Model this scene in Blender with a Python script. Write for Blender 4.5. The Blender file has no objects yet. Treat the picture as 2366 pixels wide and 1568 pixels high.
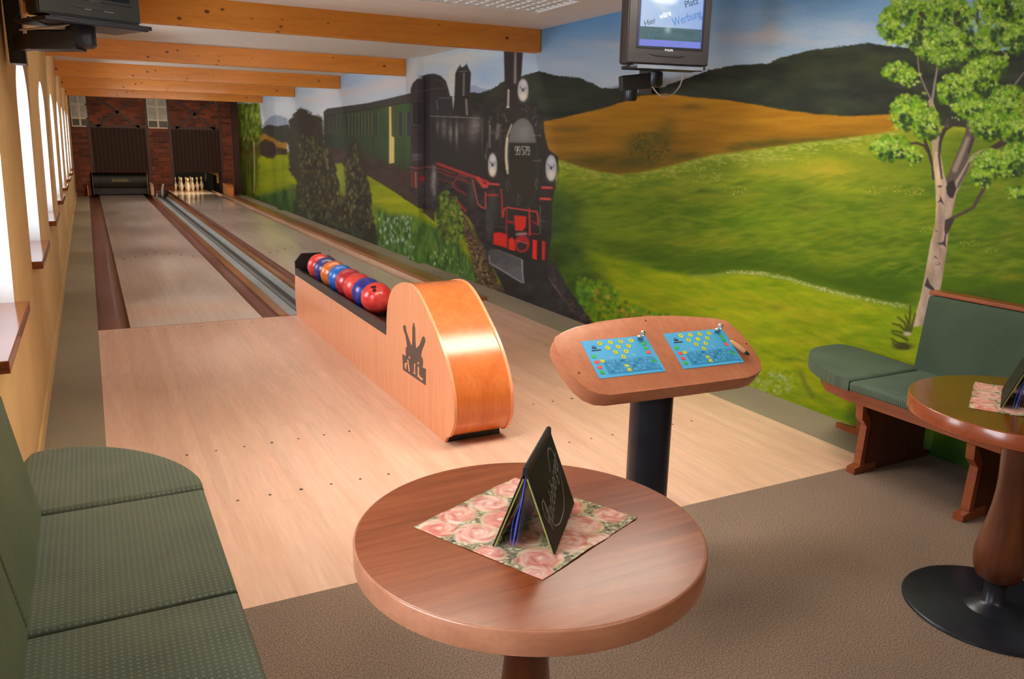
import bpy, bmesh, math, random
import numpy as np
from mathutils import Vector, Matrix
PI = math.pi
R_ = math.radians
col = bpy.context.scene.collection
random.seed(4)

# ------------------------------------------------------------------ survey of the camera (metres, x across the lanes, y down the lanes)
F_PX, YAW, PITCH, ROLL = 1854.1, 27.546, 13.735, 1.123
CAM = np.array([-0.1856, -7.126, 1.5321])
def cam_basis():
    y, p, r = map(math.radians, (YAW, PITCH, ROLL))
    fwd = np.array([math.sin(y)*math.cos(p), math.cos(y)*math.cos(p), -math.sin(p)])
    rt = np.array([math.cos(y), -math.sin(y), 0.0]); up = np.cross(rt, fwd)
    return fwd, rt*math.cos(r)+up*math.sin(r), -rt*math.sin(r)+up*math.cos(r)
FWD, RT, UP = cam_basis()
def ray(u, v): return FWD + RT*((u-1183.0)/F_PX) - UP*((v-784.0)/F_PX)
def hit(u, v, axis, val):
    d = ray(u, v); return CAM + d*((val-CAM[axis])/d[axis])

def setup_camera():
    cd = bpy.data.cameras.new('camera'); cd.sensor_width = 36.0; cd.sensor_fit = 'HORIZONTAL'
    cd.lens = F_PX/2366.0*36.0; cd.clip_start = 0.02; cd.clip_end = 200
    co = bpy.data.objects.new('camera', cd); col.objects.link(co)
    M = Matrix(((RT[0], UP[0], -FWD[0], CAM[0]), (RT[1], UP[1], -FWD[1], CAM[1]), (RT[2], UP[2], -FWD[2], CAM[2]), (0, 0, 0, 1)))
    co.matrix_world = M
    bpy.context.scene.camera = co

# ------------------------------------------------------------------ colours and materials
def lin(c):
    c = c/255.0
    return c/12.92 if c <= 0.04045 else ((c+0.055)/1.055)**2.4
def S(r, g, b, k=1.0): return (lin(r)*k, lin(g)*k, lin(b)*k, 1.0)
MATS = {}
class NT:
    def __init__(s, name):
        s.m = bpy.data.materials.new(name); s.m.use_nodes = True; s.t = s.m.node_tree
        s.n = s.t.nodes; s.b = s.n['Principled BSDF']; s.out = s.n['Material Output']
    def add(s, typ, **kw):
        n = s.n.new(typ)
        for k, v in kw.items():
            if k in n.inputs: n.inputs[k].default_value = v
            else: setattr(n, k, v)
        return n
    def ln(s, a, ao, b, bi): s.t.links.new(a.outputs[ao], b.inputs[bi])
    def coords(s, scale=(1, 1, 1), rot=(0, 0, 0), kind='Object', loc=(0, 0, 0)):
        tc = s.add('ShaderNodeTexCoord'); mp = s.add('ShaderNodeMapping')
        mp.inputs['Scale'].default_value = scale; mp.inputs['Rotation'].default_value = rot; mp.inputs['Location'].default_value = loc
        s.ln(tc, kind, mp, 'Vector'); return mp
    def ramp(s, src, so, stops):
        r = s.add('ShaderNodeValToRGB'); e = r.color_ramp.elements
        while len(e) < len(stops): e.new(0.5)
        for el, (p, c) in zip(e, stops): el.position = p; el.color = c
        s.ln(src, so, r, 'Fac'); return r
    def mix(s, fac, a, b, mode='MIX'):
        m = s.add('ShaderNodeMix', data_type='RGBA', blend_type=mode)
        for inp, val in ((0, fac), (6, a), (7, b)):
            if isinstance(val, tuple) and len(val) == 2 and hasattr(val[0], 'outputs'): s.t.links.new(val[0].outputs[val[1]], m.inputs[inp])
            else: m.inputs[inp].default_value = val
        return m
    def bump(s, src, so, strength=.2, dist=.01):
        b = s.add('ShaderNodeBump'); b.inputs['Strength'].default_value = strength; b.inputs['Distance'].default_value = dist
        s.ln(src, so, b, 'Height'); s.ln(b, 'Normal', s.b, 'Normal')
    def fin(s, rough=.5, spec=.5, metal=0, coat=0, coat_r=.1):
        s.b.inputs['Roughness'].default_value = rough; s.b.inputs['Metallic'].default_value = metal
        s.b.inputs['Specular IOR Level'].default_value = spec
        s.b.inputs['Coat Weight'].default_value = coat; s.b.inputs['Coat Roughness'].default_value = coat_r
        return s.m

def plain(name, c, rough=.5, metal=0, spec=.5, var=.06, vs=8, bump=0, coat=0):
    if name in MATS: return MATS[name]
    t = NT(name); mp = t.coords((vs, vs, vs)); nz = t.add('ShaderNodeTexNoise', Scale=1.0, Detail=4.0); t.ln(mp, 'Vector', nz, 'Vector')
    a = tuple(x*(1-var) for x in c[:3])+(1,); b = tuple(min(1, x*(1+var)) for x in c[:3])+(1,)
    r = t.ramp(nz, 'Fac', [(.3, a), (.7, b)]); t.ln(r, 'Color', t.b, 'Base Color')
    if bump: t.bump(nz, 'Fac', bump, .004)
    MATS[name] = t.fin(rough, spec, metal, coat); return MATS[name]

def wood(name, c1, c2, axis='Y', scale=1.0, rough=.35, coat=.3, knots=None, stretch=14, planks=None, kind='Object', coat_r=.12, bump=.03):
    if name in MATS: return MATS[name]
    t = NT(name); s = {'X': (1, stretch, stretch), 'Y': (stretch, 1, stretch), 'Z': (stretch, stretch, 1)}[axis]
    mp = t.coords(tuple(x*scale for x in s), kind=kind)
    nz = t.add('ShaderNodeTexNoise', Scale=1.4, Detail=7.0, Roughness=.62, Distortion=.6); t.ln(mp, 'Vector', nz, 'Vector')
    base = t.ramp(nz, 'Fac', [(.28, c1), (.5, tuple((a+b)/2 for a, b in zip(c1, c2))), (.74, c2)])
    outn, outs = base, 'Color'
    fine = t.add('ShaderNodeTexNoise', Scale=9.0, Detail=3.0); t.ln(mp, 'Vector', fine, 'Vector')
    fr = t.ramp(fine, 'Fac', [(.3, (.86, .84, .82, 1)), (.65, (1.05, 1.05, 1.05, 1))])
    m = t.mix(.6, (outn, outs), (fr, 'Color'), 'MULTIPLY'); outn, outs = m, 2
    if planks:
        w, l = planks
        mp2 = t.coords((1, 1, 1), rot=(0, 0, PI/2 if axis == 'Y' else 0), kind=kind)
        br = t.add('ShaderNodeTexBrick', Scale=1.0, **{'Mortar Size': .0, 'Brick Width': l, 'Row Height': w, 'Bias': 0.0})
        br.inputs['Color1'].default_value = (.90, .90, .90, 1); br.inputs['Color2'].default_value = (1.05, 1.04, 1.03, 1)
        t.ln(mp2, 'Vector', br, 'Vector')
        m2 = t.mix(.8, (outn, outs), (br, 'Color'), 'MULTIPLY'); outn, outs = m2, 2
    if knots:
        mp3 = t.coords(knots[0], kind=kind); vo = t.add('ShaderNodeTexVoronoi', Scale=1.0, Randomness=1.0); t.ln(mp3, 'Vector', vo, 'Vector')
        kr = t.ramp(vo, 'Distance', [(knots[1]*.5, (1, 1, 1, 1)), (knots[1], (0, 0, 0, 1))])
        m3 = t.mix((kr, 'Color'), (outn, outs), knots[2]); outn, outs = m3, 2
    t.t.links.new(outn.outputs[outs], t.b.inputs['Base Color'])
    if bump: t.bump(fine, 'Fac', bump, .002)
    MATS[name] = t.fin(rough, .5, 0, coat, coat_r); return MATS[name]

def fabric(name, base, dark, dot, pitch=.012, flat=(1, 1, 0)):
    if name in MATS: return MATS[name]
    t = NT(name)
    mp = t.coords(tuple(q/pitch for q in flat), rot=(0, 0, 0))
    vo = t.add('ShaderNodeTexVoronoi', Scale=1.0, Randomness=.0); t.ln(mp, 'Vector', vo, 'Vector')
    dr = t.ramp(vo, 'Distance', [(.16, (1, 1, 1, 1)), (.26, (0, 0, 0, 1))])
    nz = t.add('ShaderNodeTexNoise', Scale=5.0, Detail=5.0); mp2 = t.coords((1, 1, 1)); t.ln(mp2, 'Vector', nz, 'Vector')
    r = t.ramp(nz, 'Fac', [(.3, dark), (.7, base)])
    fine = t.add('ShaderNodeTexNoise', Scale=420.0, Detail=2.0); t.ln(mp2, 'Vector', fine, 'Vector')
    m = t.mix((dr, 'Color'), (r, 'Color'), dot)
    t.t.links.new(m.outputs[2], t.b.inputs['Base Color'])
    t.bump(fine, 'Fac', .35, .001)
    t.b.inputs['Sheen Weight'].default_value = .25; t.b.inputs['Sheen Tint'].default_value = dot
    MATS[name] = t.fin(.85, .25); return MATS[name]

def emit(name, c, strength):
    if name in MATS: return MATS[name]
    t = NT(name); mp = t.coords((6, 6, 6)); nz = t.add('ShaderNodeTexNoise', Scale=1.0); t.ln(mp, 'Vector', nz, 'Vector')
    r = t.ramp(nz, 'Fac', [(.3, tuple(x*.96 for x in c[:3])+(1,)), (.7, c)])
    t.ln(r, 'Color', t.b, 'Emission Color'); t.b.inputs['Emission Strength'].default_value = strength
    t.b.inputs['Base Color'].default_value = c
    MATS[name] = t.fin(.6); return MATS[name]

def painted(name, rough=.45, spec=.4, emis=0, gain=1.0, bump=0):
    t = NT(name); a = t.add('ShaderNodeVertexColor', layer_name='paint')
    nz = t.add('ShaderNodeTexNoise', Scale=60.0, Detail=3.0); mp = t.coords((1, 1, 1)); t.ln(mp, 'Vector', nz, 'Vector')
    r = t.ramp(nz, 'Fac', [(.3, (.96*gain, .96*gain, .96*gain, 1)), (.7, (1.02*gain, 1.02*gain, 1.02*gain, 1))])
    m = t.mix(1.0, (a, 'Color'), (r, 'Color'), 'MULTIPLY')
    if emis:
        t.t.links.new(m.outputs[2], t.b.inputs['Emission Color']); t.b.inputs['Emission Strength'].default_value = emis
        t.b.inputs['Base Color'].default_value = (.02, .02, .02, 1)
    else: t.t.links.new(m.outputs[2], t.b.inputs['Base Color'])
    if bump: t.bump(nz, 'Fac', bump, .002)
    return t.fin(rough, spec)

# ------------------------------------------------------------------ object helpers
def tag(o, label=None, cat=None, group=None, kind=None):
    if label: o['label'] = label
    if cat: o['category'] = cat
    if group: o['group'] = group
    if kind: o['kind'] = kind
    return o
def empty(name, loc=(0, 0, 0), rz=0, label=None, cat=None, group=None):
    o = bpy.data.objects.new(name, None); col.objects.link(o); o.location = loc; o.rotation_euler = (0, 0, rz); o.empty_display_size = .1
    return tag(o, label, cat, group)
def obj(name, bm, mats, parent=None, smooth=None, loc=None, rot=None):
    me = bpy.data.meshes.new(name)
    if isinstance(bm, bmesh.types.BMesh):
        bmesh.ops.recalc_face_normals(bm, faces=bm.faces[:]); bm.to_mesh(me); bm.free()
    if not isinstance(mats, (list, tuple)): mats = [mats]
    for m in mats: me.materials.append(m)
    o = bpy.data.objects.new(name, me); col.objects.link(o)
    if parent: o.parent = parent
    if loc: o.location = loc
    if rot: o.rotation_euler = rot
    if smooth is not None:
        for p in me.polygons: p.use_smooth = True
        if smooth < 180:
            me.set_sharp_from_angle(angle=R_(smooth))
    return o
def box(bm, x0, x1, y0, y1, z0, z1, mi=0, M=None, bev=0, seg=2):
    vs = [bm.verts.new(p) for p in ((x0, y0, z0), (x1, y0, z0), (x1, y1, z0), (x0, y1, z0), (x0, y0, z1), (x1, y0, z1), (x1, y1, z1), (x0, y1, z1))]
    fs = [bm.faces.new([vs[i] for i in q]) for q in ((0, 3, 2, 1), (4, 5, 6, 7), (0, 1, 5, 4), (1, 2, 6, 5), (2, 3, 7, 6), (3, 0, 4, 7))]
    for f in fs: f.material_index = mi
    if bev:
        es = list({e for f in fs for e in f.edges})
        r = bmesh.ops.bevel(bm, geom=es, offset=bev, segments=seg, profile=.6, affect='EDGES')
        for f in r['faces']: f.material_index = mi
        vs = list({v for f in r['faces'] for v in f.verts} | {v for v in vs if v.is_valid})
    if M is not None: bmesh.ops.transform(bm, matrix=M, verts=[v for v in vs if v.is_valid])
    return vs
def B(*a, **k):
    bm = bmesh.new(); box(bm, *a, **k); return bm
def prism(bm, pts, h0, h1, axis='Z', mi=0, bev=0, seg=2, M=None):
    """polygon pts (a,b) extruded along axis from h0 to h1"""
    def P(a, b, h): return {'Z': (a, b, h), 'X': (h, a, b), 'Y': (a, h, b)}[axis]
    lo = [bm.verts.new(P(a, b, h0)) for a, b in pts]; hi = [bm.verts.new(P(a, b, h1)) for a, b in pts]
    fs = [bm.faces.new(lo[::-1]), bm.faces.new(hi)]; n = len(pts)
    for i in range(n): fs.append(bm.faces.new((lo[i], lo[(i+1) % n], hi[(i+1) % n], hi[i])))
    for f in fs: f.material_index = mi
    allv = lo+hi
    if bev:
        es = list(fs[0].edges)+list(fs[1].edges)
        r = bmesh.ops.bevel(bm, geom=es, offset=bev, segments=seg, profile=.6, affect='EDGES')
        for f in r['faces']: f.material_index = mi
        allv = [v for v in bm.verts] if M is not None else allv
    if M is not None: bmesh.ops.transform(bm, matrix=M, verts=[v for v in allv if v.is_valid])
    return fs
def lathe(bm, prof, n=32, c=(0, 0), mi=0, M=None):
    rings = []; vs = []
    for r, z in prof:
        ring = [bm.verts.new((c[0]+r*math.cos(2*PI*i/n), c[1]+r*math.sin(2*PI*i/n), z)) for i in range(n)] if r > 1e-6 else [bm.verts.new((c[0], c[1], z))]
        rings.append(ring); vs += ring
    for a, b in zip(rings, rings[1:]):
        for i in range(n):
            j = (i+1) % n
            if len(a) == 1 and len(b) == 1: continue
            if len(a) == 1: f = bm.faces.new((a[0], b[j], b[i]))
            elif len(b) == 1: f = bm.faces.new((a[i], a[j], b[0]))
            else: f = bm.faces.new((a[i], a[j], b[j], b[i]))
            f.material_index = mi
    if len(rings[0]) > 1: bm.faces.new(rings[0][::-1]).material_index = mi
    if len(rings[-1]) > 1: bm.faces.new(rings[-1]).material_index = mi
    if M is not None: bmesh.ops.transform(bm, matrix=M, verts=vs)
    return vs
def tube(bm, pts, r, n=10, mi=0, closed=False):
    pts = [Vector(p) for p in pts]; rings = []
    rr = r if isinstance(r, (list, tuple)) else [r]*len(pts)
    up = Vector((0, 0, 1))
    for i, p in enumerate(pts):
        a = pts[max(i-1, 0)]; b = pts[min(i+1, len(pts)-1)]; d = (b-a).normalized()
        s = d.cross(up if abs(d.dot(up)) < .95 else Vector((0, 1, 0))).normalized(); t = s.cross(d)
        rings.append([bm.verts.new(p+(s*math.cos(2*PI*k/n)+t*math.sin(2*PI*k/n))*rr[i]) for k in range(n)])
    for a, b in zip(rings, rings[1:]):
        for k in range(n): bm.faces.new((a[k], a[(k+1) % n], b[(k+1) % n], b[k])).material_index = mi
    bm.faces.new(rings[0][::-1]).material_index = mi; bm.faces.new(rings[-1]).material_index = mi
def curve_pts(ctrl, n=8):
    """Catmull-Rom through control points"""
    P = [Vector(c) for c in ctrl]; P = [P[0]*2-P[1]]+P+[P[-1]*2-P[-2]]; out = []
    for i in range(1, len(P)-2):
        for k in range(n):
            t = k/n; a, b, c, d = P[i-1:i+3]
            out.append(.5*((2*b)+(c-a)*t+(2*a-5*b+4*c-d)*t*t+(3*b-a-3*c+d)*t**3))
    out.append(P[-2]); return out
def copy_tree(o, parent=None):
    c = o.copy(); col.objects.link(c)
    if parent: c.parent = parent
    for ch in [x for x in bpy.data.objects if x.parent == o]: copy_tree(ch, c)
    return c
def text_mesh(name, s, size, mat, parent, M, extrude=.0006, shear=0, align='CENTER', sx=1):
    cu = bpy.data.curves.new(name, 'FONT'); cu.body = s; cu.size = size; cu.extrude = extrude; cu.shear = shear; cu.align_x = align; cu.align_y = 'CENTER'
    t = bpy.data.objects.new(name, cu); col.objects.link(t)
    dg = bpy.context.evaluated_depsgraph_get(); me = bpy.data.meshes.new_from_object(t.evaluated_get(dg)); bpy.data.objects.remove(t)
    me.name = name; me.materials.clear(); me.materials.append(mat)
    me.transform(M @ Matrix.Diagonal((sx, 1, 1, 1)))
    o = bpy.data.objects.new(name, me); col.objects.link(o); o.parent = parent
    return o
# ------------------------------------------------------------------ a small raster painter for painted surfaces (wall mural, printed napkins, tv picture)
def vnoise(u, v, seed=0):
    iu = np.floor(u); iv = np.floor(v); fu = u-iu; fv = v-iv
    fu = fu*fu*(3-2*fu); fv = fv*fv*(3-2*fv)
    def h(a, b):
        x = np.sin(a*127.1+b*311.7+seed*74.7)*43758.5453; return x-np.floor(x)
    return (h(iu, iv)*(1-fu)+h(iu+1, iv)*fu)*(1-fv)+(h(iu, iv+1)*(1-fu)+h(iu+1, iv+1)*fu)*fv
def fbm(u, v, su, sv, seed=0, o=4):
    a = 0; w = .5; tot = 0
    for k in range(o):
        a = a+w*vnoise(u/su*2**k, v/sv*2**k, seed+k*13); tot += w; w *= .55
    return a/tot
class Canvas:
    def __init__(s, U, V, locate):
        s.U, s.V, s.loc = U, V, locate; s.C = np.zeros(U.shape+(3,)); s.rng = np.random.RandomState(7)
    def sub(s, u0, u1, v0, v1):
        return s.loc(u0, u1, v0, v1)
    def blend(s, sl, m, c):
        if callable(c): c = c(s.U[sl], s.V[sl])
        else: c = np.array(c, float)
        m = m[..., None]; s.C[sl] = s.C[sl]*(1-m)+c*m
    @staticmethod
    def dist(u, v, P, closed):
        n = len(P); D = None; T = None
        for i in range(n if closed else n-1):
            ax, ay = P[i]; bx, by = P[(i+1) % n]; dx, dy = bx-ax, by-ay; L = dx*dx+dy*dy+1e-9
            t = np.clip(((u-ax)*dx+(v-ay)*dy)/L, 0, 1); d = (u-ax-t*dx)**2+(v-ay-t*dy)**2
            tt = (i+t)/(n-1 if not closed else n)
            if D is None: D, T = d, tt
            else: T = np.where(d < D, tt, T); D = np.minimum(D, d)
        return np.sqrt(D), T
    def poly(s, P, c, soft=1.2, wob=0, ws=12, a=1.0, fade=None):
        us = [p[0] for p in P]; vs = [p[1] for p in P]; g = soft+wob*1.5+2
        sl = s.sub(min(us)-g, max(us)+g, min(vs)-g, max(vs)+g)
        if sl is None: return
        u = s.U[sl]; v = s.V[sl]
        if wob:
            u = u+(fbm(u, v, ws, ws, 3)-.5)*wob*3; v = v+(fbm(u, v, ws, ws, 9)-.5)*wob*3
        ins = np.zeros(u.shape, bool); n = len(P)
        for i in range(n):
            (x1, y1), (x2, y2) = P[i], P[(i+1) % n]
            if y1 == y2: continue
            ins ^= ((y1 > v) != (y2 > v)) & (u < (x2-x1)*(v-y1)/(y2-y1)+x1)
        d, _ = s.dist(u, v, P, True); sd = np.where(ins, d, -d)
        m = np.clip(sd/soft*.5+.5, 0, 1)*a
        if fade: m = m*fade(s.U[sl], s.V[sl])
        s.blend(sl, m, c)
    def stroke(s, P, w, c, soft=1.0, a=1.0, w2=None):
        if len(P) < 2: return
        us = [p[0] for p in P]; vs = [p[1] for p in P]; g = max(w, w2 or 0)+soft+2
        sl = s.sub(min(us)-g, max(us)+g, min(vs)-g, max(vs)+g)
        if sl is None: return
        d, T = s.dist(s.U[sl], s.V[sl], P, False)
        ww = w/2 if w2 is None else (w*(1-T)+w2*T)/2
        s.blend(sl, np.clip((ww-d)/soft*.5+.5, 0, 1)*a, c)
    def ell(s, cx, cy, rx, ry, c, soft=1.0, a=1.0, ang=0):
        g = max(rx, ry)+soft+1; sl = s.sub(cx-g, cx+g, cy-g, cy+g)
        if sl is None: return
        du = s.U[sl]-cx; dv = s.V[sl]-cy
        if ang: ca, sa = math.cos(ang), math.sin(ang); du, dv = du*ca+dv*sa, -du*sa+dv*ca
        r = np.sqrt((du/rx)**2+(dv/ry)**2); k = min(rx, ry)
        s.blend(sl, np.clip((1-r)*k/soft*.5+.5, 0, 1)*a, c)
    def blur(s, cx, cy, rx, ry, c, a=.6, ang=0):
        g = max(rx, ry)*1.6; sl = s.sub(cx-g, cx+g, cy-g, cy+g)
        if sl is None: return
        du = s.U[sl]-cx; dv = s.V[sl]-cy
        if ang: ca, sa = math.cos(ang), math.sin(ang); du, dv = du*ca+dv*sa, -du*sa+dv*ca
        n = (fbm(s.U[sl], s.V[sl], 18, 9, 5)-.5)*.5
        s.blend(sl, np.clip(np.exp(-((du/rx)**2+(dv/ry)**2)*1.3)*(1+n*2), 0, 1)*a, c)
    def dabs(s, cx, cy, rx, ry, n, size, cols, el=1.0, ang=0, a=.9, spread=1.0, jit=.6):
        for _ in range(n):
            t = s.rng.rand()*2*PI; r = math.sqrt(s.rng.rand())*spread
            u = cx+rx*r*math.cos(t); v = cy+ry*r*math.sin(t); k = size*(1-jit*s.rng.rand())
            c = cols[s.rng.randint(len(cols))]; j = 1+(s.rng.rand()-.5)*.25
            s.ell(u, v, k, k*el, tuple(x*j for x in c), soft=max(.8, k*.5), a=a, ang=ang+(s.rng.rand()-.5)*.9)
    def field(s, P, n, size, cols, el=1.0, ang=0, a=.9):
        """dabs inside polygon P"""
        us = [p[0] for p in P]; vs = [p[1] for p in P]; k = 0; tries = 0
        while k < n and tries < n*12:
            tries += 1; u = min(us)+s.rng.rand()*(max(us)-min(us)); v = min(vs)+s.rng.rand()*(max(vs)-min(vs)); ins = False
            for i in range(len(P)):
                (x1, y1), (x2, y2) = P[i], P[(i+1) % len(P)]
                if (y1 > v) != (y2 > v) and u < (x2-x1)*(v-y1)/(y2-y1)+x1: ins = not ins
            if not ins: continue
            k += 1; q = size*(.5+.6*s.rng.rand()); c = cols[s.rng.randint(len(cols))]; j = 1+(s.rng.rand()-.5)*.3
            s.ell(u, v, q, q*el, tuple(x*j for x in c), soft=max(.8, q*.5), a=a, ang=ang+(s.rng.rand()-.5)*.5)
def to_lin(C): 
    c = np.clip(C/255.0, 0, 1); return np.where(c <= .04045, c/12.92, ((c+.055)/1.055)**2.4)
def grid_mesh(name, X, Y, Z, RGB, mat, parent=None):
    m, n = X.shape; me = bpy.data.meshes.new(name)
    co = np.stack([X, Y, Z], -1).reshape(-1, 3).astype(np.float32)
    i = np.arange(m*n).reshape(m, n); q = np.stack([i[:-1, :-1], i[:-1, 1:], i[1:, 1:], i[1:, :-1]], -1).reshape(-1, 4)
    me.vertices.add(m*n); me.vertices.foreach_set('co', co.ravel())
    me.loops.add(q.size); me.loops.foreach_set('vertex_index', q.ravel().astype(np.int32))
    me.polygons.add(len(q)); me.polygons.foreach_set('loop_start', np.arange(0, q.size, 4, dtype=np.int32))
    me.update(calc_edges=True)
    ca = me.color_attributes.new('paint', 'FLOAT_COLOR', 'POINT')
    d = np.concatenate([RGB.reshape(-1, 3), np.ones((m*n, 1))], 1).astype(np.float32); ca.data.foreach_set('color', d.ravel())
    me.materials.append(mat)
    o = bpy.data.objects.new(name, me); col.objects.link(o)
    if parent: o.parent = parent
    return o

# ------------------------------------------------------------------ the mural, painted in the picture measure of the wall and stored in wall metres
WALL_X = 3.57
PIL = [(2.57, 2.98, .075), (11.05, 11.45, .07)]
def mural_canvas():
    us = np.arange(524.0, 2372.0, 1.7)
    Ys = []
    for u in us:
        Ys.append(hit(u, 420.0, 0, WALL_X)[1])
    Ys = np.array(sorted(Ys))
    Ys = Ys[(Ys < 16.75)]; Ys = np.concatenate([Ys, [16.75]])
    Ys = Ys[Ys > -5.45]
    Ys = np.concatenate([np.linspace(-5.5, Ys[0]-.004, 14), Ys])
    for a, b, d in PIL:
        for e in (a, b): Ys = Ys[np.abs(Ys-e) > .004]; Ys = np.concatenate([Ys, [e-.002, e+.002]])
    Ys = np.sort(Ys); Zs = np.arange(0, 2.5325, .0042); Zs = np.concatenate([Zs, [2.535]])
    YY, ZZ = np.meshgrid(Ys, Zs)
    XW = np.full(YY.shape, WALL_X)
    for a, b, d in PIL: XW[(YY > a) & (YY < b)] -= d
    d0, d1, d2 = XW-CAM[0], YY-CAM[1], ZZ-CAM[2]
    zc = d0*FWD[0]+d1*FWD[1]+d2*FWD[2]
    U = 1183+F_PX*(d0*RT[0]+d1*RT[1]+d2*RT[2])/zc; V = 784-F_PX*(d0*UP[0]+d1*UP[1]+d2*UP[2])/zc
    def loc(u0, u1, v0, v1):
        ps = [hit(u, v, 0, WALL_X) for u in (max(u0, 480), min(u1, 2700)) for v in (v0, v1)]
        y0, y1 = min(p[1] for p in ps), max(p[1] for p in ps); z0, z1 = min(p[2] for p in ps), max(p[2] for p in ps)
        if (y0 < 3.5 and y1 > 2.2) or (y0 < 12.2 and y1 > 10.2): y0 -= .75; y1 += .1; z0 -= .03; z1 += .03
        a, b = np.searchsorted(Ys, [y0, y1]); c, d = np.searchsorted(Zs, [z0, z1])
        a = max(a-1, 0); b = min(b+1, len(Ys)); c = max(c-1, 0); d = min(d+1, len(Zs))
        if a >= b or c >= d: return None
        return (slice(c, d), slice(a, b))
    return Canvas(U, V, loc), Ys, Zs
def paint_mural(c):
    U, V = c.U, c.V
    # sky
    t = np.clip(V/240.0, 0, 1)[..., None]; base = np.array([112, 148, 184.])*(1-t)+np.array([172, 182, 190.])*t
    n = fbm(U, V, 190, 60, 1)[..., None]; n2 = fbm(U+V*.8, V*2, 120, 40, 6)[..., None]
    c.C[:] = base+(n-.5)*np.array([40, 30, 18.])
    cl = np.clip((n2-.52)*3.2, 0, 1)*np.clip(1-abs(V[..., None]-110)/130, 0, 1)
    c.C[:] = c.C*(1-cl*.45)+np.array([184, 170, 168.])*cl*.45
    topb = np.clip((70-(V-(67-(U-1254)*.22)))/70, 0, 1)[..., None]*np.clip((U[..., None]-1200)/50, 0, 1)
    c.C[:] = c.C*(1-topb*.55)+np.array([78, 128, 172.])*topb*.55
    for (x, y, rx, ry, k) in [(1760, 84, 90, 16, .6), (1690, 88, 50, 10, .5), (1780, 66, 22, 14, .5), (1990, 70, 80, 22, .35), (880, 197, 60, 14, .7), (930, 185, 40, 12, .6), (800, 214, 60, 10, .5), (730, 232, 40, 8, .6)]:
        c.blur(x, y, rx, ry, (190, 176, 172), k)
    for (x, y, rx, ry) in [(1700, 60, 60, 60), (800, 190, 50, 14), (900, 150, 60, 10), (1120, 180, 24, 20)]: c.blur(x, y, rx, ry, (110, 150, 195), .35)
    # smoke from the dome
    for (x, y, rx, ry, k) in [(1040, 240, 10, 24, .7), (1045, 200, 16, 28, .75), (1052, 165, 24, 26, .7), (1075, 130, 40, 22, .6), (1010, 135, 60, 22, .6), (965, 150, 40, 34, .55), (1120, 124, 40, 14, .4), (950, 180, 16, 40, .4)]:
        c.blur(x, y, rx, ry, (186, 184, 172), k)
    # far pale hills
    c.poly([(1395, 206), (1440, 194), (1482, 188), (1500, 198), (1500, 222), (1400, 214)], (128, 138, 158), 3)
    c.poly([(1085, 200), (1096, 196), (1112, 204), (1136, 208), (1130, 220), (1080, 222)], (130, 144, 168), 2)
    c.poly([(606, 290), (622, 272), (636, 265), (650, 268), (664, 274), (668, 300), (606, 300)], (124, 134, 150), 2, wob=1)
    # dark wooded ridges
    dk = lambda u, v: np.array([42, 46, 37.])+(fbm(u, v, 60, 22, 2)[..., None]-.5)*np.array([30, 36, 18.])
    c.poly([(1060, 226), (1086, 214), (1110, 214), (1140, 204), (1165, 188), (1200, 178), (1225, 170), (1245, 165), (1290, 175), (1340, 181), (1362, 190), (1393, 205), (1430, 203), (1470, 214), (1520, 224), (1520, 250), (1380, 300), (1240, 320), (1060, 300)], dk, 1.5, wob=2.2, ws=7)
    c.poly([(1470, 232), (1520, 206), (1560, 190), (1640, 162), (1700, 150), (1775, 147), (1800, 135), (1850, 121), (1900, 112), (1960, 105), (2010, 99), (2040, 104), (2100, 111), (2200, 118), (2290, 119), (2366, 112), (2480, 108), (2480, 330), (1900, 300), (1600, 260)], dk, 1.5, wob=2.2, ws=7)
    c.blur(2010, 150, 50, 26, (60, 62, 36), .5); c.blur(1880, 160, 60, 20, (56, 58, 40), .4)
    c.poly([(600, 300), (620, 288), (640, 292), (668, 288), (668, 330), (600, 330)], (54, 54, 46), 1.5, wob=1)
    # ochre hill
    def och(u, v):
        g = np.clip((v-230)/170, 0, 1)[..., None]; n = (fbm(u+v*.4, v*2.2, 130, 34, 8)-.5)[..., None]
        return np.array([152, 108, 26.])*(1-g)+np.array([112, 84, 22.])*g+n*np.array([44, 34, 16.])
    c.poly([(1240, 284), (1300, 272), (1350, 260), (1400, 248), (1440, 235), (1480, 221), (1540, 216), (1600, 224), (1680, 231), (1760, 244), (1820, 255), (1890, 264), (1960, 268), (2020, 266), (2090, 260), (2180, 300), (2180, 360), (1500, 430), (1240, 400)], och, 2, wob=1)
    c.poly([(598, 315), (612, 308), (630, 318), (650, 330), (664, 326), (664, 348), (598, 348)], (128, 96, 38), 2, wob=2)
    for (x, y, rx, ry, k) in [(1480, 335, 45, 30, .75), (1530, 320, 30, 25, .6), (1545, 290, 24, 26, .35), (1470, 375, 90, 20, .75), (1580, 360, 60, 14, .6), (1370, 372, 60, 14, .6), (1740, 335, 50, 10, .7), (1800, 328, 60, 9, .75), (1880, 324, 60, 8, .6), (1960, 320, 50, 8, .6), (1700, 345, 30, 8, .6), (1320, 300, 50, 7, .35), (1600, 245, 30, 12, .3)]:
        c.blur(x, y, rx, ry, (62, 62, 22), k)
    c.dabs(1500, 340, 50, 34, 240, 3.0, [(78, 74, 24), (96, 80, 26), (52, 56, 22)], a=.6)
    # green hills
    def grn(u, v):
        n = (fbm(u+v*.5, v*1.8-u*.1, 170, 60, 12)-.5)[..., None]; n2 = (fbm(u, v, 30, 12, 15)-.5)[..., None]
        g = np.clip((v-330)/300, 0, 1)[..., None]
        b = np.array([110, 124, 30.])*(1-g)+np.array([72, 98, 12.])*g
        return b+n*np.array([80, 62, 18.])+n2*np.array([20, 18, 8.])
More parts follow.
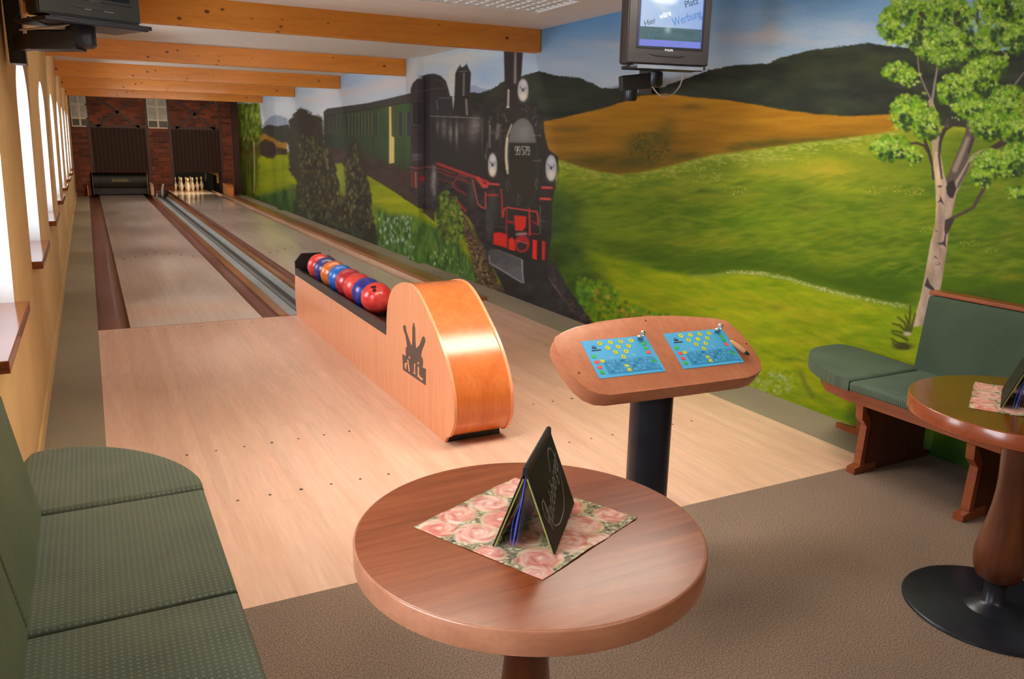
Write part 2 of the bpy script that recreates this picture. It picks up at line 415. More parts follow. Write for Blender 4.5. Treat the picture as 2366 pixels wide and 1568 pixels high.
    c.poly([(1240, 352), (1270, 362), (1300, 372), (1340, 386), (1380, 396), (1430, 404), (1480, 399), (1540, 386), (1600, 370), (1650, 358), (1720, 350), (1800, 338), (1870, 328), (1950, 320), (2010, 312), (2080, 300), (2180, 290), (2380, 310), (2600, 320), (2600, 1400), (1240, 1100)], grn, 2, wob=1.5, ws=6)
    for (x, y, rx, ry, col_, k) in [(1800, 400, 150, 22, (138, 136, 44), .75), (1920, 395, 60, 34, (160, 144, 46), .7), (1760, 365, 90, 14, (148, 150, 70), .6), (1560, 430, 100, 18, (126, 132, 44), .6), (1640, 460, 110, 16, (132, 122, 34), .6), (1420, 420, 60, 16, (122, 128, 40), .6),
        (1620, 440, 40, 8, (58, 82, 24), .8), (1690, 442, 60, 8, (60, 84, 24), .7), (1850, 445, 46, 14, (70, 88, 26), .6), (1500, 424, 30, 8, (60, 84, 34), .7), (1860, 480, 60, 20, (76, 84, 26), .6), (1700, 500, 160, 30, (66, 96, 8), .7), (1560, 500, 120, 40, (62, 86, 14), .6),
        (1600, 560, 110, 16, (116, 118, 20), .7), (1760, 560, 100, 18, (110, 116, 18), .6), (1900, 540, 80, 16, (106, 112, 18), .5), (2020, 380, 60, 50, (120, 128, 34), .6), (2040, 470, 50, 30, (98, 108, 28), .6), (2000, 560, 80, 20, (76, 96, 16), .6), (1960, 600, 100, 18, (96, 106, 20), .6),
        (2240, 500, 80, 60, (74, 100, 10), .6), (2320, 560, 60, 40, (84, 96, 14), .6), (2260, 620, 90, 16, (92, 98, 20), .6), (2340, 640, 40, 12, (140, 124, 30), .6), (2280, 680, 120, 24, (54, 72, 14), .8), (2140, 600, 40, 60, (66, 92, 12), .6), (1330, 480, 40, 60, (96, 110, 40), .4)]:
        c.blur(x, y, rx, ry, col_, k)
    rid = [(1300, 372), (1340, 386), (1380, 396), (1430, 404), (1480, 399), (1540, 386), (1600, 370), (1650, 358), (1720, 350), (1800, 338), (1870, 328), (1950, 320), (2010, 312), (2080, 302)]
    c.stroke([(x, y+5) for x, y in rid], 9, (140, 146, 56), soft=6, a=.6)
    for q in range(900):
        x = 1290+c.rng.rand()*790; y = np.interp(x, [p[0] for p in rid], [p[1] for p in rid])+1+abs(c.rng.randn())*14; k = c.rng.rand(); c.ell(x, y, 2.6+3*k, 1.5, [(152, 156, 74), (112, 130, 36), (164, 162, 96), (96, 118, 30)][c.rng.randint(4)], 1.4, a=.5)
    for q in range(2600):
        x = 1300+c.rng.rand()*1080; y = 400+c.rng.rand()*240; k = c.rng.rand(); c.ell(x, y, 6+14*k, 1.6+1.8*k, [(112, 128, 30), (84, 108, 18), (62, 88, 14), (128, 130, 40)][c.rng.randint(4)], 2.4, a=.28, ang=-.1+c.rng.randn()*.15)
    # dark hollow and the lower bright slope
    c.poly([(1380, 560), (1470, 590), (1540, 612), (1600, 628), (1650, 630), (1700, 625), (1760, 630), (1820, 641), (1880, 660), (1950, 678), (2050, 700), (2100, 704), (2100, 660), (1980, 640), (1850, 610), (1740, 596), (1600, 596), (1480, 570)], (50, 74, 8), 26, a=.85)
    def low(u, v):
        n = (fbm(u+v, v*1.6, 110, 34, 21)-.5)[..., None]; n2 = (fbm(u, v, 24, 12, 22)-.5)[..., None]; g = np.clip((u-1700)/500, 0, 1)[..., None]
        return np.array([122, 138, 12.])*(1-g)+np.array([112, 130, 14.])*g+n*np.array([76, 52, 26.])+n2*np.array([22, 20, 8.])
    c.poly([(1330, 560), (1400, 596), (1480, 612), (1540, 628), (1600, 638), (1650, 637), (1700, 630), (1760, 634), (1820, 645), (1880, 664), (1950, 682), (2050, 702), (2110, 710), (2480, 760), (2600, 1500), (1240, 1200), (1240, 560)], low, 6, wob=1.5)
    c.stroke([(1600, 640), (1650, 636), (1700, 628), (1760, 632), (1820, 643), (1880, 662), (1950, 680), (2050, 701), (2100, 708)], 5, (136, 146, 92), soft=5, a=.7, w2=7)
    for q in range(190):
        t_ = c.rng.rand(); x = 1680+410*t_; y = np.interp(x, [1700, 1760, 1820, 1880, 1950, 2050, 2100], [628, 632, 643, 662, 680, 701, 708]); c.ell(x, y+c.rng.randn()*2.5, 2.0, 1.6, (160, 166, 120), 1.2, a=.6)
    for (x, y, rx, ry, col_, k) in [(1500, 660, 90, 20, (128, 142, 14), .6), (1760, 690, 120, 20, (112, 128, 12), .5), (1800, 705, 40, 12, (144, 138, 40), .6), (1790, 712, 24, 8, (92, 92, 24), .6), (1900, 740, 80, 20, (136, 128, 24), .5), (1960, 780, 70, 12, (92, 118, 14), .5), (2000, 820, 50, 8, (78, 100, 20), .5),
        (1850, 830, 60, 10, (70, 94, 20), .7), (1880, 790, 80, 12, (140, 132, 24), .5), (1720, 770, 80, 16, (132, 132, 26), .4), (1640, 700, 120, 14, (132, 132, 24), .45), (1900, 860, 50, 20, (146, 142, 26), .6), (1920, 930, 40, 24, (92, 118, 30), .6), (1960, 960, 50, 16, (74, 112, 30), .6), (1600, 735, 60, 10, (98, 112, 12), .5), (1850, 905, 30, 18, (96, 120, 40), .5)]:
        c.blur(x, y, rx, ry, col_, k)
    for q in range(2200):
        x = 1360+c.rng.rand()*800; y = np.interp(x, [1360, 1600, 1700, 1880, 2100], [600, 642, 634, 668, 712])+8+c.rng.rand()*260; k = c.rng.rand(); c.ell(x, y, 6+16*k, 1.6+2*k, [(146, 156, 24), (118, 142, 14), (100, 126, 18), (150, 144, 40)][c.rng.randint(4)], 2.6, a=.3, ang=.25+c.rng.randn()*.15)
    # land behind the bench and low dark meadow
    c.poly([(1980, 960), (2120, 990), (2260, 1010), (2600, 1060), (2600, 1500), (1960, 1200)], (30, 58, 18), 40, a=.9)
    for (x, y) in [(2180, 1045), (2240, 1070), (2220, 1030)]: c.blur(x, y, 24, 12, (58, 84, 26), .6)
    # flowers
    c.dabs(1620, 405, 60, 18, 60, 2.2, [(150, 150, 96), (134, 142, 80)], a=.6)
    for (x, y, n) in [(2020, 440, 60), (2060, 435, 40), (2110, 442, 60), (1640, 410, 30), (1700, 440, 40), (1860, 372, 20)]: c.dabs(x, y, 26, 9, n, 1.9, [(140, 138, 52), (120, 126, 40), (160, 150, 60)], a=.65)
    for (x, y) in [(2230, 565), (2250, 562), (2290, 578), (2140, 530)]: c.dabs(x, y, 16, 8, 26, 1.7, [(132, 140, 60), (150, 146, 70)], a=.6)
    c.dabs(1785, 885, 50, 24, 60, 5.0, [(160, 170, 150), (140, 156, 120), (170, 176, 170)], a=.6); c.dabs(1790, 880, 56, 30, 140, 4.0, [(122, 146, 30), (96, 130, 24), (140, 150, 50)], a=.6)
    c.stroke([(1850, 862), (1862, 890), (1878, 915)], 9, (84, 92, 44), soft=5, a=.7)
    # hollow right of the engine
    def hol(u, v): return np.array([52, 72, 22.])+(fbm(u, v*1.3, 46, 30, 31)[..., None]-.5)*np.array([50, 62, 22.])
    c.poly([(1262, 440), (1300, 440), (1340, 480), (1350, 560), (1380, 620), (1400, 660), (1350, 740), (1290, 700), (1240, 640), (1240, 460)], hol, 26, a=.95, wob=3)
    c.field([(1330, 640), (1400, 650), (1450, 700), (1560, 735), (1620, 740), (1500, 760), (1380, 750), (1340, 700)], 420, 5.5, [(96, 130, 22), (78, 122, 34), (120, 140, 20), (60, 92, 28)], a=.6)
    c.field([(1360, 660), (1440, 700), (1520, 735), (1400, 740)], 34, 4.5, [(176, 128, 44), (150, 120, 40), (160, 150, 70)], a=.6)
    # ground left of the engine
    def mead(u, v):
        n = (fbm(u, v, 60, 16, 41)-.5)[..., None]; return np.array([118, 128, 20.])+n*np.array([60, 46, 16.])
    c.poly([(520, 344), (600, 345), (640, 350), (664, 352), (760, 366), (845, 398), (900, 430), (972, 478), (1000, 500), (1080, 560), (1130, 700), (900, 700), (520, 480)], mead, 2, wob=1)
    c.poly([(760, 360), (850, 385), (980, 450), (1100, 480), (1180, 560), (1180, 700), (1100, 700), (960, 520), (830, 420), (760, 390)], mead, 3)
    def gras(u, v):
        n = (fbm(u, v, 5, 30, 43)-.5)[..., None]; n2 = (fbm(u, v, 40, 30, 45)-.5)[..., None]
        return np.array([62, 88, 40.])+n*np.array([60, 70, 36.])+n2*np.array([20, 26, 30.])
    c.poly([(866, 478), (900, 492), (960, 500), (1000, 520), (1060, 560), (1100, 620), (1130, 700), (850, 640), (862, 560)], gras, 8, wob=2)
    c.poly([(520, 450), (590, 452), (640, 440), (680, 430), (700, 520), (520, 480)], lambda u, v: gras(u, v)*.85, 8, wob=2)
    c.field([(866, 485), (960, 505), (1080, 600), (1120, 690), (960, 640), (870, 580)], 260, 3.2, [(110, 134, 70), (84, 118, 46), (48, 76, 36), (100, 126, 50)], el=3.4, a=.5)
    c.field([(870, 490), (950, 500), (960, 600), (880, 570)], 70, 2.2, [(150, 166, 160), (132, 150, 130)], el=2.2, a=.7)
    c.field([(985, 560), (1060, 590), (1080, 660), (1000, 620)], 26, 2.4, [(158, 168, 120), (130, 150, 90)], el=1.8, a=.6)
    # far left birches
    c.poly([(528, 238), (545, 238), (545, 470), (528, 452)], (52, 70, 28), 4, wob=3)
    c.poly([(534, 250), (552, 238), (596, 238), (602, 262), (604, 300), (600, 345), (592, 462), (536, 452)], lambda u, v: np.array([74, 86, 24.])+(fbm(u, v, 4, 22, 51)[..., None]-.5)*np.array([84, 92, 40.]), 3, wob=3)
    c.poly([(545, 320), (596, 318), (600, 358), (545, 356)], (66, 50, 24), 8, a=.7)
    c.field([(552, 240), (602, 240), (602, 340), (560, 340)], 190, 2.2, [(118, 140, 50), (140, 156, 90), (54, 76, 24)], el=3, a=.6)
    c.field([(530, 380), (562, 380), (560, 450), (530, 448)], 130, 2.6, [(44, 74, 26), (88, 110, 40), (60, 92, 24)], el=2, a=.7)
    c.stroke([(587, 330), (588, 380), (587, 445)], 2.4, (176, 172, 140), a=.8); c.stroke([(579, 350), (577, 440)], 1.6, (150, 140, 90), a=.6); c.stroke([(565, 360), (566, 448)], 1.6, (70, 60, 30), a=.6)
    c.poly([(600, 330), (614, 322), (632, 330), (642, 345), (640, 358), (632, 366), (615, 364), (600, 356)], (52, 44, 34), 2, wob=2)
    c.poly([(640, 340), (664, 345), (664, 358), (640, 357)], (58, 48, 30), 2)
    # coaches
    roofs = [(748, 258), (756, 251), (800, 245), (850, 238), (900, 227), (950, 215), (950, 236), (900, 244), (850, 253), (800, 259), (750, 268)]
    def coach(u, v):
        g = np.clip((u-760)/170, 0, 1)[..., None]; n = (fbm(u, v, 30, 60, 61)-.5)[..., None]; d = np.clip((v-330)/60, 0, 1)[..., None]
        return (np.array([46, 52, 42.])*(1-g)+np.array([54, 76, 46.])*g)+n*18-d*np.array([4, 18, 6.])
    c.poly([(748, 260), (850, 248), (950, 228), (952, 405), (900, 384), (845, 366), (800, 352), (748, 340)], coach, 1.5)
    c.poly(roofs, (54, 52, 50), 1.5)
    c.stroke([(750, 268), (800, 259), (850, 253), (900, 244), (950, 235)], 2.4, (34, 36, 34), a=.8)
    for x in (797, 863): c.stroke([(x, 254), (x, 360)], 2.6, (38, 44, 38), a=.8)
    for i, x in enumerate(np.linspace(757, 792, 5)): c.poly([(x-2.4, 268), (x+2.4, 267), (x+2.4, 300), (x-2.4, 301)], (40, 44, 44), 1, a=.9); c.stroke([(x+3, 268), (x+3, 302)], 1.1, (84, 80, 58), a=.7)
    for i, x in enumerate(np.linspace(803, 856, 8)): c.poly([(x-2.3, 264), (x+1.6, 263), (x+1.6, 308), (x-2.3, 309)], (44, 48, 44), 1, a=.95); c.stroke([(x+3, 263), (x+3, 311)], 1.8, (100, 96, 62), a=.75)
    c.poly([(867, 262), (872, 260), (872, 312), (867, 314)], (46, 50, 46), 1); c.stroke([(874, 259), (874, 316)], 1.5, (96, 92, 60), a=.7)
    c.poly([(899, 247), (904, 246), (905, 314), (911, 317), (911, 376), (899, 378)], (182, 168, 112), 1)
    c.poly([(904, 246), (911, 243), (912, 316), (906, 314)], (70, 66, 42), 1)
    for x in (921, 940): c.poly([(x, 258), (x+9, 256), (x+9, 314), (x, 317)], (44, 48, 62), 1.2); c.stroke([(x-1, 258), (x-1, 318), (x+10, 315), (x+10, 256)], 1.4, (96, 94, 60), a=.7)
    c.poly([(748, 336), (800, 348), (845, 362), (900, 380), (972, 405), (1004, 415), (1004, 512), (972, 484), (900, 436), (845, 402), (777, 378), (748, 370)], lambda u, v: np.array([58, 48, 43.])+(fbm(u, v, 20, 8, 63)[..., None]-.5)*20, 1.5, wob=1)
    # dark bushes in front of the coaches
    def bush(u, v): return np.array([50, 46, 38.])+(fbm(u, v, 6, 9, 65)[..., None]-.5)*np.array([22, 24, 14.])
    A = [(664, 300), (669, 276), (688, 254), (704, 252), (722, 265), (744, 270), (750, 330), (762, 350), (775, 380), (786, 430), (792, 520), (782, 545), (740, 520), (680, 500), (684, 420), (668, 390)]
    c.poly(A, bush, 3, wob=4, ws=8); Bp = [(815, 318), (828, 330), (842, 360), (852, 420), (862, 500), (876, 575), (780, 560), (790, 460), (796, 380), (802, 340)]
    c.poly(Bp, bush, 4, wob=4, ws=8)
    c.field([(690, 300), (750, 330), (780, 420), (790, 530), (690, 490)], 300, 2.5, [(92, 92, 48), (104, 104, 66), (70, 76, 34), (36, 34, 28)], el=2.0, a=.55)
    c.field([(818, 330), (846, 380), (866, 540), (790, 520), (800, 380)], 210, 2.5, [(96, 100, 56), (104, 104, 70), (70, 84, 40), (36, 34, 28)], el=2.0, a=.55)
    c.field([(690, 455), (790, 500), (865, 560), (860, 580), (780, 550), (690, 500)], 90, 3, [(74, 92, 74), (58, 74, 60)], el=2.2, a=.4)
    c.poly([(776, 378), (790, 376), (798, 402), (800, 440), (796, 460), (782, 415)], (112, 122, 46), 3, a=.85, wob=2)
    c.stroke([(754, 368), (757, 390)], 5, (96, 104, 60), soft=2, a=.7)
    # ballast and track
    def grav(u, v): return np.array([78, 64, 48.])+(fbm(u, v, 5, 5, 71)[..., None]-.5)*np.array([120, 100, 70.])
    c.poly([(1040, 470), (1075, 500), (1130, 590), (1150, 650), (1200, 700), (1170, 720), (1106, 664), (1090, 600), (1072, 545), (1040, 500)], grav, 3, wob=2)
    c.field([(1070, 540), (1120, 600), (1150, 700), (1110, 660)], 150, 2.2, [(150, 134, 90), (110, 96, 66), (60, 50, 40)], a=.7)
    c.poly([(1060, 440), (1140, 520), (1150, 600), (1280, 600), (1310, 660), (1372, 750), (1340, 760), (1250, 720), (1180, 700), (1150, 640), (1100, 540)], lambda u, v: np.array([48, 45, 44.])+(fbm(u, v, 18, 12, 73)[..., None]-.5)*30, 3, wob=2)
    c.stroke([(1067, 492), (1112, 540)], 2.2, (128, 98, 76), a=.7); c.stroke([(1268, 640), (1300, 690), (1345, 738)], 4, (98, 78, 70), a=.55); c.stroke([(1275, 655), (1320, 705)], 2.0, (112, 104, 100), a=.5)
    c.field([(1275, 640), (1300, 660), (1368, 745), (1330, 740)], 90, 3.0, [(92, 74, 66), (70, 58, 54), (50, 46, 46)], a=.5)
    # ---------------------------------------------------------------- locomotive
    K = (43, 40, 38)
    c.poly([(949, 205), (954, 192), (966, 180), (985, 172), (1003, 170), (1018, 175), (1030, 187), (1036, 205), (1040, 222), (1046, 250), (1050, 480), (1000, 490), (972, 480), (948, 440)], lambda u, v: np.array([50, 44, 44.])-(np.clip((u-975)/6, 0, 1)*np.clip((996-u)/6, 0, 1))[..., None]*np.array([16, 16, 14.])+(fbm(u, v, 14, 40, 81)[..., None]-.5)*14, 1.4)
    c.stroke([(952, 214), (975, 211), (1000, 205), (1030, 203)], 1.6, (92, 84, 82), a=.7); c.stroke([(1000, 183), (1020, 186), (1030, 200)], 1.5, (76, 80, 78), a=.6)
    c.poly([(952, 238), (972, 236), (972, 290), (954, 290)], (34, 33, 36), 1); c.stroke([(952, 240), (952, 284), (956, 289), (966, 289)], 1.6, (116, 108, 106), a=.7)
    c.stroke([(950, 298), (974, 297)], 1.4, (72, 66, 66), a=.8); c.poly([(952, 356), (969, 354), (969, 370), (952, 372)], (96, 90, 92), 2, a=.55); c.stroke([(950, 366), (970, 364)], 1.2, (40, 38, 40))
    c.poly([(1000, 222), (1045, 222), (1048, 268), (1000, 270)], (46, 46, 46), 1.5); c.stroke([(1014, 226), (1042, 226)], 2, (110, 112, 110), a=.7); c.stroke([(1009, 232), (1011, 252)], 2.2, (120, 122, 124), a=.7)
    c.poly([(996, 266), (1112, 270), (1128, 262), (1170, 250), (1176, 430), (1130, 432), (1060, 402), (1000, 382)], lambda u, v: np.array([44, 42, 41.])+(fbm(u, v, 40, 30, 83)[..., None]-.5)*10, 1.5)
    c.poly([(1080, 236), (1100, 230), (1130, 224), (1165, 226), (1240, 240), (1256, 262), (1256, 330), (1110, 300), (1086, 266)], lambda u, v: np.array([40, 40, 38.])+(fbm(u, v, 12, 12, 85)[..., None]-.5)*26, 3, wob=2)
    for (x, y, rx, ry, k) in [(1011, 294, 4, 20, .55), (1026, 296, 7, 22, .7), (1041, 304, 5, 24, .75), (1055, 308, 4, 30, .8), (1093, 300, 16, 30, .6), (1100, 290, 12, 20, .5), (1067, 296, 8, 16, .3)]: c.blur(x, y, rx, ry, (128, 124, 122), k)
    c.stroke([(995, 268), (1040, 270), (1108, 273)], 2.2, (122, 122, 120), a=.75); c.stroke([(1113, 272), (1114, 330)], 1.8, (104, 100, 98), a=.6); c.stroke([(1118, 275), (1113, 330), (1116, 370)], 1.6, (84, 84, 82), a=.6)
    # dome
    c.poly([(1052, 170), (1058, 157), (1062, 152), (1068, 156), (1076, 150), (1082, 157), (1088, 168), (1087, 196), (1085, 224), (1090, 268), (1046, 268), (1050, 224)], (42, 40, 40), 1.3)
    c.poly([(1060, 160), (1063, 148), (1067, 160)], (48, 58, 58), 1); c.poly([(1073, 160), (1078, 146), (1083, 158)], (48, 58, 58), 1); c.stroke([(1062, 165), (1080, 164)], 2, (120, 120, 118), a=.8)
    c.stroke([(1072, 170), (1071, 220)], 3.4, (140, 134, 132), soft=2, a=.8); c.stroke([(1077, 230), (1079, 264)], 3.4, (150, 146, 140), soft=2, a=.85); c.stroke([(1049, 224), (1086, 224)], 1.4, (28, 26, 26), a=.9)
    # chimney
    c.poly([(1164, 108), (1209, 108), (1205, 170), (1203, 190), (1204, 262), (1166, 262), (1166, 190)], (42, 38, 38), 1.3)
    c.stroke([(1191, 118), (1190, 190)], 4.5, (142, 140, 142), soft=2.5, a=.8, w2=6); c.stroke([(1175, 208), (1174, 244)], 4.2, (170, 164, 158), soft=1.6, a=.9); c.ell(1173.5, 248, 3.6, 3.2, (176, 174, 170), 1.5)
    # smokebox
    c.poly([(1150, 262), (1172, 250), (1206, 244), (1236, 252), (1254, 275), (1258, 310), (1268, 345), (1290, 362), (1284, 420), (1276, 470), (1274, 540), (1268, 600), (1230, 606), (1200, 600), (1150, 580), (1128, 560), (1122, 500), (1118, 430), (1116, 330), (1124, 290)], lambda u, v: np.array([43, 40, 37.])+(fbm(u, v, 20, 30, 87)[..., None]-.5)*12, 1.8, wob=1)
    for q in range(46):
        x, y = [(1128+c.rng.rand()*46, 262+c.rng.rand()*60), (1206+c.rng.rand()*46, 244+c.rng.rand()*50)][q % 2]; c.ell(x, y, 1.6, 2.8, (96, 94, 92), 1.5, a=.5)
    for pts, w, cc, a in [([(1132, 290), (1131, 340)], 3.4, (140, 138, 136), .7), ([(1152, 290), (1148, 318)], 9, (106, 102, 100), .7), ([(1130, 282), (1132, 276), (1136, 272)], 2, (110, 108, 106), .6), ([(1164, 262), (1170, 280)], 3, (106, 104, 102), .5), ([(1158, 300), (1156, 335)], 1.6, (96, 94, 92), .6), ([(1126, 330), (1124, 352), (1122, 366)], 1.6, (126, 124, 122), .6), ([(1120, 356), (1124, 368)], 2.4, (120, 118, 114), .5)]:
        c.stroke(pts, w, cc, soft=2, a=a)
    c.ell(1209, 382, 44, 112, (40, 38, 34), 1.5); c.ell(1209, 384, 37, 104, (48, 46, 42), 1.5)
    sl = None
    c.poly([(1176, 328), (1178, 305), (1186, 288), (1197, 276), (1209, 272), (1221, 278), (1230, 292), (1236, 312), (1238, 328)], (92, 92, 90), 2); c.blur(1210, 306, 22, 22, (124, 124, 124), .6)
    c.stroke([(1182, 288), (1173, 312), (1169, 340), (1169, 370), (1173, 400)], 2.5, (196, 188, 164), soft=1.8, a=.95, w2=4); c.stroke([(1172, 320), (1170, 360), (1172, 390)], 6, (188, 180, 158), soft=2, a=.8)
    c.stroke([(1176, 329), (1238, 329)], 1.4, (120, 120, 116), a=.7); c.poly([(1177, 331), (1238, 331), (1240, 400), (1232, 450), (1215, 476), (1200, 476), (1186, 450), (1178, 400)], (42, 40, 33), 2)
    for (x, y) in [(1232, 313), (1232, 371)]: c.stroke([(x, y), (x+16, y)], 2.0, (118, 116, 112), a=.7); c.stroke([(x+17, y-4), (x+17, y+4)], 2, (100, 98, 96), a=.7)
    for (x, y) in [(1172, 428), (1240, 425), (1198, 460)]:
        c.stroke([(x, y-12), (x-3, y), (x+1, y+12)], 2, (104, 106, 100), a=.6); c.stroke([(x+3, y-8), (x+4, y+6)], 1.8, (96, 96, 92), a=.5)
    # running number on the smokebox door
    DG = {'9': [[(1, .5), (.2, .5), (0, .6), (0, .9), (.3, 1), (.7, 1), (1, .9), (1, .3), (.8, 0), (.1, .02)]], '5': [[(.95, 1), (.1, 1), (.08, .58), (.7, .6), (1, .48), (1, .15), (.7, 0), (0, .02)]], '7': [[(0, 1), (1, 1), (.45, 0)]]}
    for ch, x in (('9', 1190.5), ('9', 1196.8), ('5', 1206), ('7', 1212.4), ('9', 1218.8)):
        for st in DG[ch]: c.stroke([(x+a*4.6, 357-b*19+(x-1190)*.02) for a, b in st], 1.5, (176, 172, 164), soft=.8, a=.95)
    # lamps
    for (x, y, rx, ry) in [(1208.5, 208, 12.5, 26), (1138, 381, 10.5, 27), (1273.5, 388, 13, 30)]:
        c.ell(x, y, rx+2, ry+2, (36, 36, 36), 1.2); c.ell(x, y, rx, ry, (150, 150, 152), 1.2); c.blur(x, y+ry*.55, rx*.8, ry*.45, (206, 200, 176), .9); c.blur(x+1, y-ry*.55, rx*.6, ry*.35, (196, 196, 200), .7)
        c.ell(x, y, 2.4, 3.4, (44, 44, 48), 1.2); c.stroke([(x, y), (x-rx*.6, y-ry*.3)], 1.4, (60, 62, 70), a=.8); c.stroke([(x, y), (x+rx*.6, y-ry*.2)], 1.4, (70, 70, 78), a=.7)
    c.stroke([(1285, 362), (1291, 385), (1290, 415), (1282, 438)], 1.4, (40, 40, 36), a=.9); c.stroke([(1290, 450), (1284, 500), (1278, 540)], 1.3, (44, 48, 34), a=.5)
    # frames, rods, wheels
    c.poly([(972, 400), (1000, 378), (1060, 400), (1130, 432), (1150, 440), (1140, 580), (1120, 560), (1080, 500), (1040, 470), (1000, 480), (972, 470)], lambda u, v: np.array([46, 42, 42.])+(fbm(u, v, 12, 10, 91)[..., None]-.5)*34, 2, wob=1)
    for (x, y, rx, ry) in [(1138, 462, 9, 26), (1130, 515, 8, 34), (1090, 440, 7, 26)]: c.ell(x, y, rx, ry, (78, 80, 78), 3, a=.5)
    RD = (146, 52, 50); RL = (176, 66, 58)
    for pts, w, cc in [([(1012, 378), (1060, 396), (1100, 410), (1126, 420)], 7, RD), ([(1000, 384), (1050, 402)], 3, (120, 50, 48)), ([(1012, 396), (1045, 408), (1085, 424)], 3.4, (110, 48, 46)), ([(1014, 412), (1060, 430)], 2.6, (106, 46, 46)), ([(1045, 425), (1056, 412), (1060, 404), (1078, 408)], 3, (128, 52, 48)),
        ([(1046, 430), (1078, 450)], 5, (112, 44, 44)), ([(1092, 416), (1104, 470), (1112, 478)], 3.4, (150, 74, 62)), ([(1112, 478), (1122, 482), (1122, 444)], 3.6, (156, 66, 60)), ([(1064, 412), (1082, 418)], 2.4, (118, 50, 48)), ([(1104, 412), (1118, 430), (1124, 430)], 9, RL),
        ([(1126, 424), (1152, 426)], 5.5, RL), ([(1128, 450), (1150, 451)], 5, (150, 50, 50)), ([(1158, 437), (1160, 470), (1160, 502)], 4, (140, 54, 52)), ([(1042, 456), (1062, 470), (1076, 488)], 5, (136, 44, 40)), ([(974, 388), (1000, 384)], 4, (96, 50, 54)), ([(948, 386), (972, 390)], 4, (116, 58, 58)), ([(948, 396), (972, 400)], 3, (104, 52, 54)), ([(952, 404), (952, 432)], 4, (104, 50, 48)), ([(960, 400), (961, 432)], 4, (160, 82, 62)), ([(968, 404), (968, 434)], 3, (104, 54, 54))]:
        c.stroke(pts, w, cc, soft=1.6, a=.9)
    c.ell(977, 412, 5, 6, (138, 24, 34), 2)
    for (x, y, rx, ry, k) in [(1003, 400, 6, 20, .8), (1001, 425, 7, 18, .8), (1004, 445, 5, 14, .6)]: c.blur(x, y, rx, ry, (140, 136, 132), k)
    for (x, y) in [(1262, 434), (1258, 460)]: c.stroke([(x-9, y-1), (x+13, y)], 6.4, (148, 54, 52), soft=1.4); c.stroke([(x-6, y-2), (x+10, y-1)], 1.6, (190, 120, 112), a=.7)
    c.stroke([(1122, 484), (1150, 488)], 1.4, (60, 72, 66), a=.6); c.poly([(1128, 455), (1152, 460), (1152, 520), (1128, 520)], (50, 54, 52), 4, a=.5)
    # front platform rail and red buffer beam
    c.poly([(1142, 515), (1262, 530), (1262, 610), (1190, 600), (1140, 570)], (36, 33, 32), 2)
    c.poly([(1188, 497), (1216, 500), (1214, 525), (1206, 535), (1190, 532)], (176, 46, 34), 1.6); c.poly([(1196, 532), (1222, 535), (1222, 552), (1196, 550)], (52, 44, 42), 1.5)
    for pts, w, cc in [([(1163, 500), (1164, 484), (1172, 479), (1226, 487), (1240, 489), (1243, 500), (1243, 520)], 3.6, (168, 60, 56)), ([(1171, 484), (1170, 520), (1170, 560)], 3.4, (130, 36, 38)), ([(1223, 482), (1224, 543)], 4, (158, 50, 48)), ([(1200, 538), (1244, 541)], 3, (120, 44, 44)), ([(1176, 512), (1186, 514)], 6, (136, 38, 34)), ([(1232, 512), (1240, 518)], 5, (120, 34, 34)), ([(1248, 476), (1248, 540)], 1.4, (110, 112, 104)), ([(1244, 510), (1262, 512)], 1.4, (90, 94, 84)), ([(1142, 522), (1172, 526)], 1.6, (86, 84, 84))]:
        c.stroke(pts, w, cc, soft=1.3, a=.92)
    c.poly([(1140, 538), (1154, 536), (1172, 542), (1172, 573), (1140, 564)], (172, 40, 32), 1.5); c.poly([(1175, 552), (1184, 548), (1190, 556), (1190, 580), (1175, 576)], (184, 48, 36), 1.5)
    c.ell(1206, 563, 18, 20, (138, 38, 38), 1.5); c.ell(1206, 568, 11, 10, (44, 38, 34), 2); c.stroke([(1194, 541), (1214, 540)], 5, (150, 140, 138), soft=2, a=.8); c.stroke([(1194, 556), (1216, 562)], 2, (176, 110, 110), a=.7)
    c.poly([(1231, 553), (1241, 555), (1240, 600), (1230, 597)], (196, 40, 34), 1.8); c.poly([(1252, 556), (1260, 558), (1259, 601), (1252, 600)], (168, 42, 36), 1.8)
    # snow plough
    c.poly([(1128, 582), (1133, 574), (1150, 577), (1204, 598), (1210, 602), (1208, 640), (1211, 654), (1207, 655), (1135, 613), (1129, 600)], lambda u, v: np.array([72, 72, 74.])+np.clip((v-585)/60, 0, 1)[..., None]*14+(fbm(u, v, 26, 12, 95)[..., None]-.5)*26, 1.6)
    c.stroke([(1150, 577), (1204, 598)], 2, (126, 126, 126), a=.6); c.stroke([(1130, 590), (1132, 608), (1160, 624), (1205, 652)], 2.2, (146, 146, 150), a=.75); c.stroke([(1206, 600), (1207, 630), (1210, 652)], 3, (150, 152, 160), a=.7)
    c.poly([(1210, 600), (1262, 604), (1266, 640), (1214, 652)], (40, 40, 38), 3)
    # leafy shrub in front of the wheels
    c.field([(1015, 455), (1028, 440), (1036, 442), (1040, 460), (1052, 452), (1060, 470), (1070, 510), (1076, 545), (1050, 560), (1030, 560), (1012, 530), (1008, 490)], 420, 4.0, [(86, 106, 34), (66, 88, 28), (112, 126, 60), (48, 62, 28)], el=1.3, a=.85)
    c.stroke([(1028, 520), (1028, 556)], 8, (48, 52, 30), soft=5, a=.6)
    # ---------------------------------------------------------------- big birch on the right
    BK = (166, 148, 122); DK = (52, 44, 44)
    def bark(u, v): return np.array([176, 158, 130.])+(fbm(u, v, 10, 40, 97)[..., None]-.5)*np.array([60, 56, 56.])-np.clip((u-2165-(430-v)*.18)/26, 0, 1)[..., None]*np.array([30, 30, 14.])
